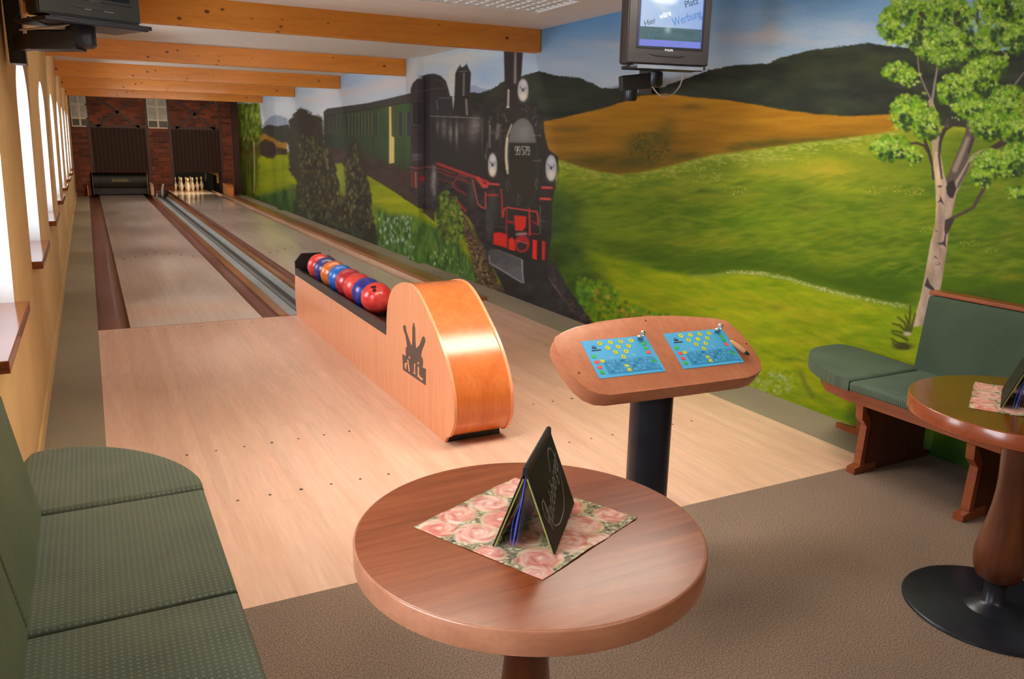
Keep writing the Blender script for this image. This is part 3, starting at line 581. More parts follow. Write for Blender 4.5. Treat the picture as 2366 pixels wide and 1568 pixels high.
    for pts, w1, w2, cc in [([(2366, 168), (2350, 188), (2330, 222), (2290, 235), (2262, 262)], 4, 8, (110, 100, 96)), ([(2260, 0), (2258, 40), (2264, 74)], 5, 8, (66, 56, 54)), ([(2228, 32), (2248, 32), (2258, 50)], 5, 4, (62, 52, 50)), ([(2120, 130), (2124, 170), (2140, 208), (2152, 232)], 3, 5, (120, 108, 106)), ([(2166, 155), (2160, 190), (2154, 232)], 4, 6, (132, 120, 116)),
        ([(2100, 332), (2118, 330), (2135, 336), (2146, 352), (2156, 385), (2158, 412)], 5, 8, (58, 48, 48)), ([(2124, 300), (2136, 322), (2146, 350)], 6, 7, (52, 44, 44)), ([(2366, 305), (2340, 312), (2316, 330), (2290, 345)], 22, 12, (58, 48, 48)), ([(2200, 282), (2216, 284), (2236, 282)], 4, 5, (56, 46, 46)), ([(2190, 276), (2184, 300), (2172, 320), (2166, 350)], 7, 10, (70, 60, 58)), ([(2235, 280), (2204, 288), (2184, 300)], 5, 6, (54, 44, 44))]:
        c.stroke(pts, w1, cc, soft=1.4, a=.95, w2=w2)
    c.stroke([(2150, 235), (2157, 260), (2162, 300), (2163, 350), (2168, 390)], 12, (150, 136, 112), soft=1.5, w2=22)
    c.stroke([(2246, 278), (2243, 310), (2232, 340), (2216, 380), (2200, 420), (2192, 450)], 24, (84, 74, 70), soft=1.5, w2=32)
    c.stroke([(2236, 320), (2224, 350), (2206, 392)], 9, (150, 136, 122), soft=3, a=.75, w2=12); c.stroke([(2250, 282), (2248, 320), (2238, 352)], 4, (40, 34, 36), soft=2, a=.7)
    c.poly([(2236, 372), (2246, 358), (2266, 346), (2290, 342), (2316, 348), (2310, 354), (2282, 352), (2262, 362), (2246, 378), (2232, 400), (2214, 440), (2206, 450), (2206, 420), (2222, 396)], (150, 136, 118), 1.5)
    c.stroke([(2240, 378), (2228, 402), (2212, 432)], 6, (66, 56, 58), soft=2, a=.8)
    c.poly([(2157, 380), (2160, 350), (2172, 352), (2180, 395), (2188, 425), (2200, 440), (2212, 425), (2208, 455), (2198, 500), (2192, 540), (2186, 590), (2178, 640), (2170, 682), (2164, 745), (2106, 756), (2126, 690), (2136, 640), (2150, 560), (2160, 520), (2163, 470), (2160, 420)], bark, 1.4)
    c.stroke([(2181, 300), (2172, 330), (2170, 360), (2174, 395), (2176, 412)], 8, (52, 44, 44), soft=1.6, a=.85, w2=4)
    c.poly([(2186, 432), (2192, 420), (2204, 416), (2210, 436), (2202, 458), (2194, 456), (2188, 448)], (50, 42, 42), 2)
    for P in [[(2166, 430), (2172, 428), (2178, 431), (2170, 433)], [(2172, 452), (2176, 460), (2182, 474), (2174, 466), (2166, 468), (2172, 460)], [(2184, 508), (2202, 500), (2206, 504), (2192, 536), (2184, 545), (2182, 528)], [(2164, 563), (2178, 559), (2184, 553), (2186, 572), (2180, 566)], [(2136, 660), (2143, 640), (2148, 655), (2160, 668), (2156, 672), (2142, 664)], [(2161, 531), (2168, 535), (2162, 534)], [(2158, 590), (2170, 598), (2160, 595)]]:
        c.poly(P, DK, 1.3, a=.92)
    c.stroke([(2184, 545), (2182, 560)], 3, DK); c.stroke([(2174, 575), (2172, 595)], 2, (96, 84, 80), a=.7); c.ell(2167, 609, 5, 4, (80, 70, 66), 1.5, a=.7); c.ell(2166, 608, 2.5, 2, (176, 160, 140), 1); c.stroke([(2164, 514), (2180, 513)], 1.2, (110, 98, 90), a=.6)
    c.stroke([(2202, 502), (2226, 492), (2250, 478), (2262, 455), (2278, 428)], 7, (72, 62, 60), soft=1.5, w2=8)
    for (x, y, rx, ry, n) in [(2070, 60, 40, 42, 260), (2100, 20, 40, 30, 220), (2140, 60, 34, 44, 240), (2110, 90, 40, 22, 120), (2190, 20, 50, 30, 260), (2230, 40, 30, 26, 90), (2200, 90, 46, 36, 260), (2150, 120, 34, 20, 110), (2190, 135, 34, 22, 140), (2075, 165, 34, 22, 130), (2100, 180, 20, 18, 70), (2260, 110, 46, 40, 200), (2310, 60, 46, 50, 300), (2350, 80, 30, 50, 200), (2330, 20, 46, 30, 160), (2280, 10, 30, 14, 60),
        (2100, 260, 40, 42, 330), (2140, 285, 30, 40, 200), (2210, 215, 44, 34, 330), (2265, 180, 44, 40, 360), (2250, 250, 44, 26, 260), (2205, 190, 20, 18, 90), (2300, 150, 30, 22, 80), (2330, 250, 46, 54, 420), (2290, 290, 50, 34, 330), (2350, 300, 34, 40, 260), (2060, 344, 46, 28, 300), (2110, 358, 18, 18, 60), (2300, 380, 52, 32, 380), (2350, 370, 36, 40, 300), (2270, 410, 24, 18, 120), (2350, 445, 24, 12, 50)]:
        c.dabs(x, y, rx*.98, ry*.98, int(n*.32), 8.0, [(66, 96, 22), (48, 74, 24), (92, 120, 26)], a=.7)
        c.dabs(x-2, y-3, rx*1.02, ry*.98, int(n*.7), 5.6, [(104, 142, 26), (122, 154, 34), (84, 122, 24), (136, 150, 52), (96, 140, 40), (62, 96, 26)], a=.78, el=.8)
        c.dabs(x-rx*.25, y-ry*.3, rx*.75, ry*.6, int(n*.2), 3.6, [(150, 168, 96), (150, 172, 104), (138, 168, 60)], a=.6)
        c.dabs(x+rx*.2, y+ry*.5, rx*.8, ry*.45, int(n*.14), 5.5, [(38, 60, 30), (34, 50, 34)], a=.7)
        for q in range(6): c.dabs(x+(c.rng.rand()-.5)*rx*2.1, y+(c.rng.rand()-.5)*ry*2.1, 9, 7, 5, 4.0, [(150, 174, 70), (134, 164, 44), (168, 184, 110)], a=.6)
    for (x, y) in [(2130, 50), (2120, 90), (2215, 45), (2240, 90), (2330, 15)]: c.dabs(x, y, 10, 22, 26, 5, [(44, 46, 30), (40, 56, 34)], a=.7)
    # lily beside the bench
    for pts in [[(2098, 770), (2090, 745), (2074, 732)], [(2096, 768), (2080, 752), (2062, 747)], [(2098, 768), (2098, 745), (2092, 728)], [(2100, 764), (2103, 720), (2103, 706)], [(2094, 775), (2078, 766), (2060, 764)], [(2096, 785), (2080, 776), (2062, 770)], [(2094, 796), (2074, 792), (2060, 782)], [(2098, 803), (2076, 803), (2062, 790)], [(2104, 765), (2112, 735), (2115, 724)]]:
        c.stroke(pts, 6, (52, 54, 22), soft=1.5, a=.92, w2=3.4); c.stroke(pts, 2, (118, 124, 40), soft=1.4, a=.6, w2=1)
    c.ell(2085, 800, 22, 8, (54, 54, 34), 3, a=.8); c.ell(2096, 771, 9, 5, (176, 164, 150), 2)
    lum = c.C.mean(-1, keepdims=True); c.C[:] = np.clip(lum+(c.C-lum)*1.10, 0, 255)
    return c.C
# ================================================================== build
setup_camera()
ALB = 1.0
# ---- materials
M_WHITE = plain('ceiling_paint', (.66, .61, .55, 1), .8, var=.02)
M_TAN = plain('ochre_wall_paint', S(204, 170, 116), .75, var=.07, vs=3, bump=.05)
M_REVEAL = plain('white_reveal_paint', (.80, .82, .84, 1), .7, var=.02)
M_PVC = plain('white_window_frame', (.8, .8, .8, 1), .35, var=.02)
M_SILL = wood('sill_wood', S(96, 42, 22), S(140, 70, 40), 'Y', 1.2, .16, .6)
M_CARPET = None
def carpet(name, c1, c2, sc=260):
    t = NT(name); mp = t.coords((1, 1, 1)); a = t.add('ShaderNodeTexNoise', Scale=float(sc), Detail=3.0, Roughness=.7); t.ln(mp, 'Vector', a, 'Vector')
    b = t.add('ShaderNodeTexNoise', Scale=1.3, Detail=4.0); t.ln(mp, 'Vector', b, 'Vector')
    r = t.ramp(a, 'Fac', [(.32, c1), (.68, c2)]); r2 = t.ramp(b, 'Fac', [(.3, (.86, .86, .88, 1)), (.7, (1.06, 1.04, 1.0, 1))])
    m = t.mix(1.0, (r, 'Color'), (r2, 'Color'), 'MULTIPLY'); t.t.links.new(m.outputs[2], t.b.inputs['Base Color']); t.bump(a, 'Fac', .25, .002)
    return t.fin(.95, .15)
M_CARPET = carpet('brown_carpet', S(74, 61, 52), S(166, 143, 126), 210)
M_GREY = carpet('grey_felt_carpet', S(132, 122, 102), S(156, 146, 126), 120)
M_APP = wood('pale_beech_laminate', S(212, 168, 142), S(230, 192, 168), 'Y', .55, .34, .25, planks=(.062, 1.9), stretch=12, coat_r=.22)
M_LANE = wood('lane_maple', S(220, 196, 178), S(234, 214, 198), 'Y', .5, .3, .8, planks=(.027, 2.4), stretch=12, coat_r=.05)
M_DECK = wood('pin_deck_maple', S(216, 160, 120), S(228, 176, 140), 'Y', .5, .3, .7, stretch=12)
M_GUT = wood('gutter_brown', S(98, 56, 40), S(120, 72, 54), 'Y', .5, .5, .1)
M_CAP = wood('capping_wood', S(140, 84, 50), S(176, 116, 72), 'Y', .6, .3, .5)
M_TRK = plain('track_grey', S(150, 156, 156), .4, var=.1); M_TRK2 = plain('track_mid_grey', S(106, 110, 110), .45, var=.1); M_TRKD = plain('track_dark', S(52, 52, 48), .5)
M_BEAM = wood('glued_pine', S(198, 120, 28), S(220, 146, 52), 'X', .9, .5, .1, knots=((6, 5, 9), .15, S(92, 36, 10)), stretch=10)
M_BEECH = wood('beech_veneer', S(222, 148, 104), S(238, 172, 128), 'Y', .9, .32, .3, stretch=16)
M_BEECHV = wood('beech_veneer_upright', S(232, 152, 106), S(242, 174, 130), 'Z', .9, .32, .3, stretch=16)
M_HOOD = wood('bent_beech_veneer', S(208, 108, 48), S(226, 130, 66), 'Z', .6, .24, .5, stretch=12, coat_r=.2)
M_CONS = wood('console_beech', S(180, 106, 72), S(200, 128, 92), 'Y', 1.2, .4, .15, stretch=14)
M_BLK = plain('black_plastic', (.014, .014, .016, 1), .38, var=.2)
M_BLKM = plain('black_metal', (.018, .02, .03, 1), .32, var=.2, metal=.3)
M_TRIMG = plain('dark_grey_trim', S(62, 62, 64), .35, metal=.4)
M_CHROME = plain('bright_metal', (.75, .75, .76, 1), .18, metal=1, var=.03)
M_TT = wood('walnut_table_top', S(122, 58, 28), S(156, 84, 46), 'X', 1.3, .24, .0, stretch=16, coat_r=.2)
M_TE = wood('walnut_table_edge', S(164, 104, 76), S(186, 126, 96), 'X', .8, .3, .3, stretch=14)
M_TT2 = wood('chestnut_table_top', S(106, 56, 14), S(128, 72, 24), 'X', 1.6, .18, .6, stretch=9)
M_TE2 = wood('chestnut_table_edge', S(140, 64, 34), S(160, 80, 46), 'X', 1.6, .25, .4, stretch=3)
M_DKW = wood('dark_stained_wood', S(76, 36, 20), S(108, 56, 30), 'Z', 1.2, .3, .4)
M_BW = wood('bench_wood', S(124, 58, 28), S(150, 78, 42), 'Y', 1.3, .35, .3)
M_BWD = wood('bench_wood_shaded', S(84, 40, 24), S(104, 54, 34), 'Z', 1.3, .4, .2)  # darker copy of bench_wood: shade on the leg panel faces put into the colour
M_FAB = fabric('green_seat_fabric', S(94, 98, 80), S(80, 85, 72), S(104, 116, 106), .0145)
M_FABB = fabric('green_back_fabric', S(92, 98, 72), S(76, 84, 62), S(100, 110, 88), .0145, (0, 1, 1))
M_FAB2 = fabric('green_bench_fabric', S(78, 92, 76), S(62, 76, 64), S(92, 108, 94), .011)
M_FAB2B = fabric('green_bench_back_fabric', S(66, 80, 64), S(54, 66, 52), S(74, 90, 74), .009, (0, 1, 1))

M_TT.node_tree.nodes['Principled BSDF'].inputs['Specular IOR Level'].default_value = .28
# ---- room
floor = obj('floor', B(-.525, 3.57, -9.8, -4.597, -.12, 0), M_CARPET); tag(floor, kind='structure')
fs = obj('floor', B(-.525, -.236, -4.597, 16.6, -.12, 0), M_GREY); tag(fs, kind='structure')
fr = obj('floor', B(3.214, 3.57, -4.597, 0, -.12, 0), M_GREY); tag(fr, kind='structure')
fr2 = obj('floor', B(3.24, 3.57, 0, 16.6, -.12, 0), M_GREY); tag(fr2, kind='structure')
ap = obj('floor', B(-.236, 3.214, -4.597, 0, -.12, 0), M_APP); tag(ap, kind='structure')
M_DOT = plain('dark_inlay', S(84, 48, 30), .4)
for cx in (.528, 2.35):
    for yy, off in ((-3.725, .004), (-3.085, 0), (-.15, 0)):
        for k in range(-3, 4):
            r = .0085 if k == 0 else .0065; bm = bmesh.new()
            lathe(bm, [(r, .0), (r, .0012)], 12, (cx+off+k*.137, yy)); obj('approach_dot', bm, M_DOT, ap)
bm = bmesh.new(); box(bm, -.236, 3.214, -.004, .004, -.02, .0008); obj('foul_line', bm, plain('foul_line_brown', S(150, 112, 84), .4), ap)
obj_pad = tag(obj('floor', B(1.281, 1.619, 15.9, 16.75, -.12, -.03), plain('pit_floor_dark', (.03, .03, .03, 1), .7)), kind='structure')
sub = obj('floor', B(-.236, 3.24, 0, 19.9, -.22, -.14), plain('subfloor_dark', (.02, .02, .02, 1), .8)); tag(sub, kind='structure')

def gutter(name, x0, x1, mat, parent):
    bm = bmesh.new(); n = 10; y0, y1 = .004, 18.9
    pts = [(x0, -.002)]+[(x0+(x1-x0)*(.5-.5*math.cos(PI*k/n)), -.002-.062*math.sin(PI*k/n)) for k in range(1, n)]+[(x1, -.002)]
    pts = pts+[(x1, -.1), (x0, -.1)]
    prism(bm, pts, y0, y1, 'Y'); return obj(name, bm, mat, parent, smooth=40)
def lane(x0, label, gl, gr, mats):
    t = empty('bowling_lane', (0, 0, 0), 0, label, 'bowling lane', 'bowling lanes')
    obj('lane_surface', B(x0, x0+1.054, .004, 17.9, -.1, 0), M_LANE, t); obj('pin_deck', B(x0, x0+1.054, 17.9, 19.25, -.1, 0), M_DECK, t)
    gutter('gutter', gl[0], gl[1], mats[0], t); gutter('gutter', gr[0], gr[1], mats[1], t)
    for k in range(-3, 4):
        bm = bmesh.new(); cx = x0+.527+k*.137; cy = 4.75-abs(k)*.17
        prism(bm, [(cx-.014, cy-.07), (cx+.014, cy-.07), (cx, cy+.08)], 0, .0008); obj('aiming_arrow', bm, M_DOT, t)
    for k in (-4, -3, -2, -1, 1, 2, 3, 4): bm = bmesh.new(); lathe(bm, [(.009, 0), (.009, .0008)], 10, (x0+.527+k*.11, 2.1)); obj('guide_dot', bm, M_DOT, t)
    return t
lane(0, 'left bowling lane with bare pin deck and lowered pin sweep', (-.236, -.001), (1.055, 1.2), (M_GUT, M_GUT))
M_GUTP = wood('pale_gutter', S(176, 144, 118), S(196, 164, 136), 'Y', .5, .25, .5)
lane(1.82, 'right bowling lane beside the painted wall with ten standing pins', (1.68, 1.819), (2.875, 3.058), (M_GUT, M_GUTP))
for x0, x1, z, lab in ((1.201, 1.28, .012, 'narrow wooden capping rail between the left lane and the ball track'), (1.62, 1.679, .02, 'narrow wooden capping rail between the ball track and the right lane'), (3.06, 3.24, .035, 'wide wooden capping rail along the painted wall side')):
    tag(obj('capping_rail', B(x0, x1, .004, 16.5, -.12, z, bev=.003), M_CAP), lab, 'capping rail', 'wooden capping rails along the lanes')
bt = empty('ball_return_track', (0, 0, 0), 0, 'grey ball return track running between the two lanes', 'ball track')
obj('base_strip', B(1.281, 1.619, 0, 15.9, -.12, -.03), M_TRKD, bt)
bm = bmesh.new(); prism(bm, [(1.285, -.03), (1.29, .0), (1.375, .004), (1.39, -.03)], .01, 15.9, 'Y'); obj('track_rail', bm, M_TRK, bt)
bm = bmesh.new(); prism(bm, [(1.39, -.03), (1.395, -.004), (1.44, -.004), (1.45, -.03)], .01, 15.9, 'Y'); obj('track_rail', bm, M_TRK2, bt)
bm = bmesh.new(); prism(bm, [(1.53, -.03), (1.54, .0), (1.6, .004), (1.615, -.03)], .01, 15.9, 'Y'); obj('track_rail', bm, M_TRK, bt)

ceil = obj('ceiling', B(-.85, 3.9, -9.8, 16.8, 2.535, 2.7), M_WHITE); tag(ceil, kind='structure')
tag(obj('wall_back', B(-.85, 3.9, -9.95, -9.8, 0, 2.535), M_TAN), kind='structure')

# left wall: holes with arched heads
WINF = [-5.48, -3.10, -.74, 1.77, 4.22, 6.67, 9.12, 11.57, 14.02]; WW = 1.06; ZS, ZSP, ZC = .82, 1.70, 1.975
SHEARED = []
def arch(y0, y1, n=18, ins=0):
    cy = (y0+y1)/2; a = (y1-y0)/2-ins; p = [(y0+ins, ZS+ins), (y1-ins, ZS+ins)]
    for k in range(n+1):
        t = PI*k/n; p.append((cy+a*math.cos(t), ZSP+(ZC-ZSP-ins)*math.sin(t)))
    return p
cu = bpy.data.curves.new('wl', 'CURVE'); cu.dimensions = '2D'; cu.fill_mode = 'BOTH'; cu.extrude = .15
def addspl(pts):
    s = cu.splines.new('POLY'); s.points.add(len(pts)-1); s.use_cyclic_u = True
    for q, (a, b) in zip(s.points, pts): q.co = (a, b, 0, 1)
addspl([(-9.8, 0), (16.8, 0), (16.8, 2.535), (-9.8, 2.535)])
for f in WINF: addspl(arch(f-WW, f))
tmp = bpy.data.objects.new('wl', cu); col.objects.link(tmp)
me = bpy.data.meshes.new_from_object(tmp.evaluated_get(bpy.context.evaluated_depsgraph_get())); bpy.data.objects.remove(tmp)
me.materials.clear(); me.materials.append(M_TAN); me.materials.append(M_REVEAL)
me.transform(Matrix(((0, 0, 1, -.675), (1, 0, 0, 0), (0, 1, 0, 0), (0, 0, 0, 1))))
for p in me.polygons:
    p.use_smooth = False
    if abs(p.normal.x) < .5 and -9.7 < p.center.y < 16.7 and .1 < p.center.z < 2.5: p.material_index = 1
wl = bpy.data.objects.new('wall_left', me); col.objects.link(wl); SHEARED.append(wl); tag(wl, kind='structure')
tag(obj('baseboard_left', B(-.525, -.512, -9.8, 16.6, 0, .09, bev=.003), M_TAN), kind='structure')
def glassmat():
    t = NT('window_glass'); t.n.remove(t.b); tr = t.add('ShaderNodeBsdfTransparent'); gl = t.add('ShaderNodeBsdfGlossy'); gl.inputs['Roughness'].default_value = .02
    tr.inputs['Color'].default_value = (.97, .98, .98, 1); fz = t.add('ShaderNodeFresnel'); fz.inputs['IOR'].default_value = 1.3
    nz = t.add('ShaderNodeTexNoise', Scale=3.0); bp = t.add('ShaderNodeBump'); bp.inputs['Strength'].default_value = .02; t.ln(nz, 'Fac', bp, 'Height'); t.ln(bp, 'Normal', gl, 'Normal')
    mx = t.add('ShaderNodeMixShader'); t.ln(fz, 'Fac', mx, 'Fac'); t.t.links.new(tr.outputs[0], mx.inputs[1]); t.t.links.new(gl.outputs[0], mx.inputs[2]); t.t.links.new(mx.outputs[0], t.out.inputs['Surface'])
    return t.m
M_GLASS = glassmat()
for i, f in enumerate(WINF):
    y0, y1 = f-WW, f; bm = bmesh.new()
    outer = arch(y0+.002, y1-.002); inner = arch(y0, y1, ins=.06)
    for xx in (-.82, -.77):
        vo = [bm.verts.new((xx, a, b)) for a, b in outer]; vi = [bm.verts.new((xx, a, b)) for a, b in inner]
        n = len(vo)
        for k in range(n): bm.faces.new((vo[k], vo[(k+1) % n], vi[(k+1) % n], vi[k]))
        if xx == -.82: fo, fi = vo, vi
        else:
            for k in range(n):
                bm.faces.new((fi[k], fi[(k+1) % n], vi[(k+1) % n], vi[k])); bm.faces.new((fo[k], fo[(k+1) % n], vo[(k+1) % n], vo[k]))
    box(bm, -.82, -.77, (y0+y1)/2-.025, (y0+y1)/2+.025, ZS+.05, ZC-.06)
    w = obj('window_%d' % (i+1), bm, M_PVC); tag(w, kind='structure'); SHEARED.append(w)
    bm = bmesh.new(); prism(bm, arch(y0, y1, ins=.05), -.797, -.793, 'X'); SHEARED.append(obj('window_pane', bm, M_GLASS, w))
    obj('window_sill', B(-.80, -.47, y0-.015, y1+.015, ZS-.042, ZS+.001, bev=.004), M_SILL, w)

for o in SHEARED:      # wall, frames and panes sheared inward above the sills to fit the view
    for v in o.data.vertices: v.co.x += .034*max(0, v.co.z-.82)/1.2
# right wall: the painting
M_MUR = painted('mural_paint', .62, .16, gain=1.0)
cv, Ys, Zs = mural_canvas(); PC = paint_mural(cv); RGBL = to_lin(PC)
YY, ZZ = np.meshgrid(Ys, Zs); XX = np.full(YY.shape, WALL_X)
for a, b, d in PIL: XX[(YY > a) & (YY < b)] -= d
wr = grid_mesh('wall_right', XX, YY, ZZ, RGBL, M_MUR); tag(wr, kind='structure')
Yb = np.linspace(-9.8, -5.5, 260); Zb = Zs[::3]
if Zb[-1] < 2.535: Zb = np.append(Zb, 2.535)
ci = np.clip(np.searchsorted(Ys, np.clip(-11.0-Yb, Ys[0], Ys[-1])), 0, len(Ys)-1); ri = np.clip(np.searchsorted(Zs, Zb), 0, len(Zs)-1)
YB, ZB = np.meshgrid(Yb, Zb); wrb = grid_mesh('wall_right', np.full(YB.shape, WALL_X), YB, ZB, RGBL[np.ix_(ri, ci)], M_MUR); tag(wrb, kind='structure')
tag(obj('wall_right', B(3.575, 3.9, -9.8, 16.8, 0, 2.535), M_TAN), kind='structure')

# beams
BL = ['long pine ceiling beam nearest the seating, with dark knots', 'second pine ceiling beam from the seating', 'third pine ceiling beam from the seating', 'fourth pine ceiling beam, shaded, over the far lanes', 'last pine ceiling beam, just in front of the brick end wall']
for i, y in enumerate((-.388, 2.997, 6.26, 9.53, 12.9)):
    xr = 3.565 if i != 3 else 3.565
    o = obj('ceiling_beam', B(-2.045, 2.045, 0, .12, 0, .2, bev=.003), M_BEAM, loc=(1.52, y, 2.337), rot=None); tag(o, BL[i], 'ceiling beam', 'pine beams under the ceiling')

# ---- far wall with painted engine-shed front
def brickmat():
    t = NT('painted_brick'); mp = t.coords((1, 1, 1), rot=(PI/2, 0, 0))
    b = t.add('ShaderNodeTexBrick', Scale=1.0, **{'Mortar Size': .006, 'Brick Width': .25, 'Row Height': .075, 'Bias': -.1, 'Mortar Smooth': .4})
    b.inputs['Color1'].default_value = S(128, 66, 40); b.inputs['Color2'].default_value = S(66, 34, 28); b.inputs['Mortar'].default_value = S(100, 74, 60); t.ln(mp, 'Vector', b, 'Vector')
    n = t.add('ShaderNodeTexNoise', Scale=2.5, Detail=5.0); t.ln(mp, 'Vector', n, 'Vector'); r = t.ramp(n, 'Fac', [(.3, (.62, .58, .56, 1)), (.7, (1.25, 1.15, 1.05, 1))])
    m = t.mix(1, (b, 'Color'), (r, 'Color'), 'MULTIPLY'); t.t.links.new(m.outputs[2], t.b.inputs['Base Color']); return t.fin(.7, .3)
M_BR = brickmat()
M_TIM = wood('painted_timber', S(58, 36, 28), S(76, 48, 38), 'X', 1, .6, 0); M_PLK = None
t = NT('painted_dark_planks'); mp = t.coords((1, 1, 1)); w_ = t.add('ShaderNodeTexWave', Scale=3.2, Distortion=1.2, **{'Detail': 3.0, 'Detail Scale': .4}); w_.bands_direction = 'X'; t.ln(mp, 'Vector', w_, 'Vector')
r_ = t.ramp(w_, 'Fac', [(.0, S(38, 27, 20)), (.5, S(50, 34, 25)), (1, S(58, 38, 30))]); t.ln(r_, 'Color', t.b, 'Base Color'); M_PLK = t.fin(.7, .2)
fw = obj('wall_far', None, M_BR) if False else None
bm = bmesh.new(); Y0, Y1 = 16.6, 16.68
for x0, x1, z0, z1 in ((-.525, -.17, 0, 2.535), (1.21, 1.84, .12, 2.535), (3.08, 3.575, 0, 2.535), (-.17, 1.21, .59, 2.535), (1.84, 3.08, .61, 2.535)): box(bm, x0, x1, Y0, Y1, z0, z1)
fw = obj('wall_far', bm, M_BR); tag(fw, kind='structure')
for x0, x1 in ((-.05, 1.25), (1.86, 3.08)):
    obj('painted_gate', B(x0, x1, 16.588, 16.6, .6, 1.72), M_PLK, fw)
    bm = bmesh.new(); box(bm, x0-.08, x1+.06, 16.584, 16.6, 1.72, 1.80)
    for xx in (x0-.04, x1+.02): box(bm, xx-.035, xx+.035, 16.583, 16.6, .3 if xx > 1.2 and xx < 1.9 else .6, 2.5)
    cx = (x0+x1)/2
    for s in (-1, 1):
        M_ = Matrix.Translation((cx, 16.59, 2.12)) @ Matrix.Rotation(s*R_(37), 4, 'Y'); box(bm, -.62, .62, -.006, .01, -.035, .035, M=M_)
    obj('painted_timber_frame', bm, M_TIM, fw)
M_WP = plain('painted_pane', S(164, 166, 156), .5, var=.25, vs=5); M_WD = plain('painted_pane_dark', S(62, 62, 46), .5); M_WF = plain('painted_window_frame', S(214, 204, 178), .6)
for x0, x1 in ((-.46, -.07), (1.30, 1.80)):
    bm = bmesh.new(); box(bm, x0, x1, 16.585, 16.6, 1.73, 2.5, 0)
    for k in range(3):
        for s in range(2):
            a = x0+.025+s*(x1-x0)/2; b_ = a+(x1-x0)/2-.045; z0 = (1.76, 1.96, 2.30)[k]; z1 = (1.92, 2.26, 2.48)[k]
            box(bm, a, b_, 16.578, 16.586, z0, z1, 2 if k == 0 else 1)
    obj('painted_window', bm, [M_WF, M_WP, M_WD], fw)
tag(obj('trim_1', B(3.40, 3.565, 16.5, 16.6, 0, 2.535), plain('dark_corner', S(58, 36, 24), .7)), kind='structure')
# pit behind the facade
M_PIT = plain('pit_black', (.006, .006, .007, 1), .7)
tag(obj('wall_pit', B(-.6, 3.6, 19.8, 19.9, -.2, 1.2), M_PIT), kind='structure')
tag(obj('wall_pit', B(-.6, 3.6, 16.7, 19.9, .9, 1.0), M_PIT), kind='structure')
tag(obj('wall_pit', B(-.6, -.24, 16.7, 19.9, -.2, .9), M_PIT), kind='structure')
tag(obj('wall_pit', B(3.24, 3.6, 16.7, 19.9, -.2, .9), M_PIT), kind='structure')
tag(obj('wall_pit', B(1.22, 1.67, 16.75, 19.9, -.05, .9), M_PIT), kind='structure')
# kickbacks
M_KO = wood('orange_kickback', S(206, 120, 52), S(224, 140, 70), 'Z', 1, .4, .2); M_KP = wood('pale_kickback', S(216, 168, 128), S(228, 184, 146), 'Z', 1, .4, .2)
def kick(x0, x1, z, mat, label, y0=15.75, bev=.01):
    bm = bmesh.new(); prism(bm, [(y0, 0.036), (16.58, 0.036), (16.58, z), (y0+.12, z-.02), (y0, z-.09)], x0, x1, 'X'); o = obj('kickback_panel', bm, mat); tag(o, label, 'kickback panel', 'wooden kickback panels at the lane ends')
kick(3.07, 3.23, .32, M_KO, 'orange wooden kickback panel at the end of the right lane by the mural')
kick(1.205, 1.278, .34, M_KP, 'pale wooden kickback panel between the left lane and the ball track', 16.0)
kick(-.262, -.238, .28, M_KO, 'thin wooden kickback panel left of the left lane end', 16.1)
# sweep of the left lane
sw = empty('pin_sweep', (.527, 16.9, 0), 0, 'dark curved pin sweep lowered across the left lane end', 'pin sweep')
bm = bmesh.new(); n = 14; pr = []
for k in range(n+1): a = -PI*.42+PI*.92*k/n; pr.append((-.16*math.cos(a), .37+.2*math.sin(a)))
prism(bm, [(y, z) for y, z in pr]+[(.06, .57), (.06, .2)], -.64, .64, 'X'); obj('sweep_shell', bm, plain('dark_green_plastic', S(36, 36, 26), .6, var=.3), sw, smooth=40)
obj('sweep_skirt', B(-.64, .64, -.02, .02, .02, .22), plain('black_rubber', (.008, .008, .01, 1), .5), sw)
obj('sweep_plate', B(-.2, .2, -.166, -.158, .34, .42, bev=.002), plain('olive_yellow_plate', S(96, 84, 26), .4, var=.2), sw)
for a, b in ((-.66, -.642), (.642, .672)): obj('sweep_arm', B(a, b, -.2, .1, .0, .6, bev=.008), plain('grey_arm', S(120, 110, 104), .4), sw)
# little guard frame in the right opening
g = empty('pinsetter_guard', (2.93, 16.85, 0)); g.parent = fw
bm = bmesh.new(); prism(bm, [(-.22, .60), (.08, .60), (.08, .30), (.03, .30), (.03, .50), (-.16, .575)], -.01, .02, 'Y'); obj('guard_bracket', bm, plain('ochre_metal', S(176, 124, 60), .4), g)
bm = bmesh.new(); prism(bm, [(-.27, .60), (-.22, .60), (-.24, .42), (-.28, .34)], .0, .02, 'Y'); obj('guard_arm', bm, plain('grey_green_metal', S(96, 96, 70), .4), g)
# ball lift between the lanes
bl = empty('ball_lift', (1.45, 16.35, -.03), 0, 'small grey and white ball lift machine between the lane ends', 'ball lift')
obj('lift_housing', B(-.14, .02, -.05, .2, 0, .17, bev=.02), plain('brown_housing', S(92, 58, 44), .5), bl)
bm = bmesh.new(); tube(bm, [(.03, -.2, .02), (.05, 0, .2), (.09, .12, .32)], .03); obj('lift_rail', bm, plain('white_metal', S(206, 196, 190), .3), bl)
bm = bmesh.new(); tube(bm, [(-.12, -.2, .01), (-.08, 0, .09)], .025); obj('lift_rail', bm, plain('white_metal', S(206, 196, 190), .3), bl)
bm = bmesh.new(); lathe(bm, [(.05, 0), (.05, .06)], 20, M=Matrix.Translation((.11, .1, .12)) @ Matrix.Rotation(PI/2, 4, 'X')); obj('lift_wheel', bm, M_BLK, bl)
